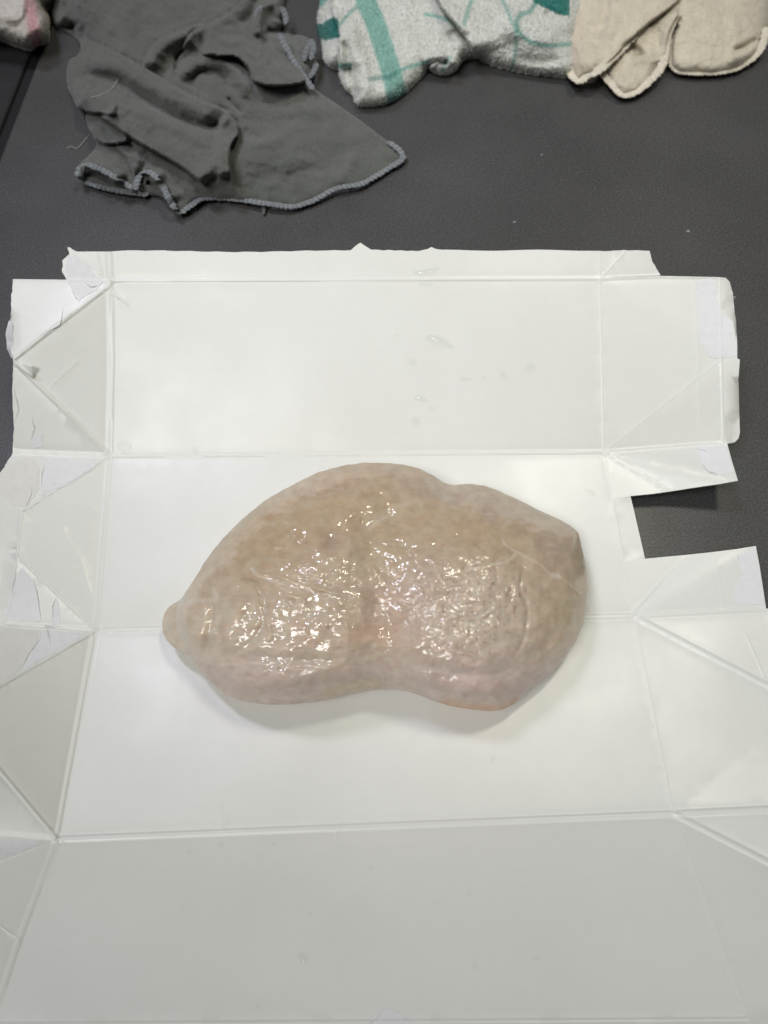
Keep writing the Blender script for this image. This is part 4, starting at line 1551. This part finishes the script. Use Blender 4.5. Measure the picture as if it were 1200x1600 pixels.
def beige_c(U, V):
    C = np.broadcast_to(srgb(202, 193, 174), (len(U), 3)).copy()
    m = (0.5 * gauss(U, V, 890, 50, 14, 90))[:, None]
    C = C * (1 - m) + srgb(206, 186, 174) * m
    n = fbm(U / 20, V / 20, 39, 3)[:, None]
    return C * (1 + 0.06 * n)


beige, b_org = cloth('beige_cloth', B_OUT, beige_h, beige_c, M_BEIGE, 'soft beige cloth with rolled hems hanging in points beside the checked towel', 'cloth', grid=2.4, pile=(60000, 0.5, 0.10))
bc = srgb(214, 206, 188)
hem_tube([(882, 10), (884, 55), (889, 98), (897, 121), (906, 126), (922, 118), (940, 106), (962, 85), (987, 58), (1016, 32), (1046, 10), (1080, -18)],
         lambda U, V: beige_h(U - 7.0, V - 6.0, np.where(U < 900, 4.0, 10.0)) + 0.2, 1.6, bc, beige, b_org, amp=0.08, label='pale rolled hem of the front flap')
hem_tube([(938, 112), (953, 128), (970, 146), (982, 148), (1003, 137), (1026, 115), (1037, 96), (1041, 72), (1045, 48), (1054, 28), (1064, 20)],
         lambda U, V: 3.0 + np.interp(V, [20, 120, 150], [14, 3, 0]), 1.35, bc, beige, b_org, amp=0.08, label='pale hem of the lower pointed flap')
hem_tube([(1050, 60), (1047, 90), (1055, 107), (1072, 113), (1115, 113), (1145, 108), (1171, 94), (1190, 73), (1199, 42)],
         lambda U, V: 3.0 + np.interp(V, [40, 100], [8, 0]), 1.3, bc * 0.97, beige, b_org, amp=0.08)

# --- pink banded towel in the corner
P_OUT = [(-60, -60), (-60, 45), (-20, 54), (0, 58), (22, 66), (42, 71), (55, 65), (70, 59), (76, 50), (77, 30), (71, 8), (80, 2), (92, -10), (100, -60)]


def pink_h(U, V, de):
    h = 4.0 + 16 * (1 - np.exp(-de / 9.0))
    h += ridge(U, V, [(-40, 22), (0, 26), (32, 26), (36, -30)], 6, 2.0, 0.05)
    h += 0.6 * fbm(U / 18.0, V / 18.0, 45, 3) + 0.5 * noise(U / 3.2, V / 3.2, 46) * ((U < 36) & (V < 27))
    return h


def pink_c(U, V):
    C = np.broadcast_to(srgb(206, 200, 190), (len(U), 3)).copy()
    x = U - 0.16 * V
    m = (1 / (1 + np.exp((np.abs(x - 46) - 9) / 1.5)) * 0.9)[:, None]
    C = C * (1 - m) + srgb(214, 164, 170) * m
    m = ((U < 36) & (V < 27))[:, None]
    C = np.where(m, srgb(222, 216, 210), C)
    return C * (1 + 0.08 * fbm(U / 5, V / 5, 49, 3)[:, None])


cloth('pink_banded_towel', P_OUT, pink_h, pink_c, M_TERRY, 'off white towel with a pink band in the far left corner', 'towel', grid=2.6, rough_amp=0.6, seed=9, pile=(14000, 0.8, 0.15))


# ------------------------------------------------------------------ loose threads and lint
def thread(name, pts, r, col, label, cat):
    pts = smooth_poly([p[:2] for p in pts], 6), [p[2] for p in pts]
    P2 = pts[0]
    H = np.interp(np.linspace(0, 1, len(P2)), np.linspace(0, 1, len(pts[1])), pts[1])
    W3 = at(P2[:, 0], P2[:, 1], H * 0.001)
    org = W3[0].copy()
    V, F = [], []
    for i in range(len(W3)):
        t = W3[min(i + 1, len(W3) - 1)] - W3[max(i - 1, 0)]
        t /= np.linalg.norm(t)
        s = np.cross(t, (0, 0, 1.0))
        s /= np.linalg.norm(s)
        w = np.cross(s, t)
        for j in range(6):
            a = math.pi * j / 3
            V.append(W3[i] + (s * math.cos(a) + w * math.sin(a)) * r * 0.001)
    for i in range(len(W3) - 1):
        for j in range(6):
            F.append((i * 6 + j, (i + 1) * 6 + j, (i + 1) * 6 + (j + 1) % 6, i * 6 + (j + 1) % 6))
    me = mesh(name, np.array(V) - org, F)
    set_col(me, 'Col', np.tile(np.array(col), (len(V), 1)))
    o = link(name, me, M_HEM)
    o.location = org
    tag(o, label, cat)
    return o


thread('loose_thread', [(104, 231, 0.4), (112, 229, 1.2), (120, 232, 0.5), (130, 222, 0.6), (139, 211, 0.5)], 0.14, srgb(190, 190, 186), 'curly white thread on the dark counter left of the grey cloth', 'thread')
thread('loose_thread', [(141, 152, 26), (158, 148, 27), (174, 138, 28), (184, 124, 29)], 0.12, srgb(180, 180, 176), 'fine white thread lying across the folds of the grey cloth', 'thread')


def lint(u, v, r, label):
    V, F = [], []
    c = at(u, v, 0.0)
    n = 9
    for j in range(3):
        for k in range(n):
            a = 2 * math.pi * k / n
            q = r * (1 - 0.33 * j) * (1 + 0.35 * random.uniform(-1, 1))
            V.append((q * math.cos(a) * 1.4 * 0.001, q * math.sin(a) * 0.001, 0.0002 * j + 0.0001))
    for j in range(2):
        for k in range(n):
            F.append((j * n + k, j * n + (k + 1) % n, (j + 1) * n + (k + 1) % n, (j + 1) * n + k))
    F.append(tuple(2 * n + k for k in range(n)))
    me = mesh('lint', V, F)
    set_col(me, 'Col', np.tile(srgb(150, 150, 152), (len(V), 1)))
    o = link('lint', me, M_HEM)
    o.location = c
    tag(o, label, 'lint')


lint(1075, 361, 0.7, 'pale lint speck on the counter above the right end of the carton')
lint(804, 347, 0.5, 'pale lint speck on the counter above the middle of the carton')
lint(846, 242, 0.4, 'faint lint speck on the counter below the checked towel')
lint(1147, 465, 0.5, 'lint speck on the counter beside the rounded carton tab')
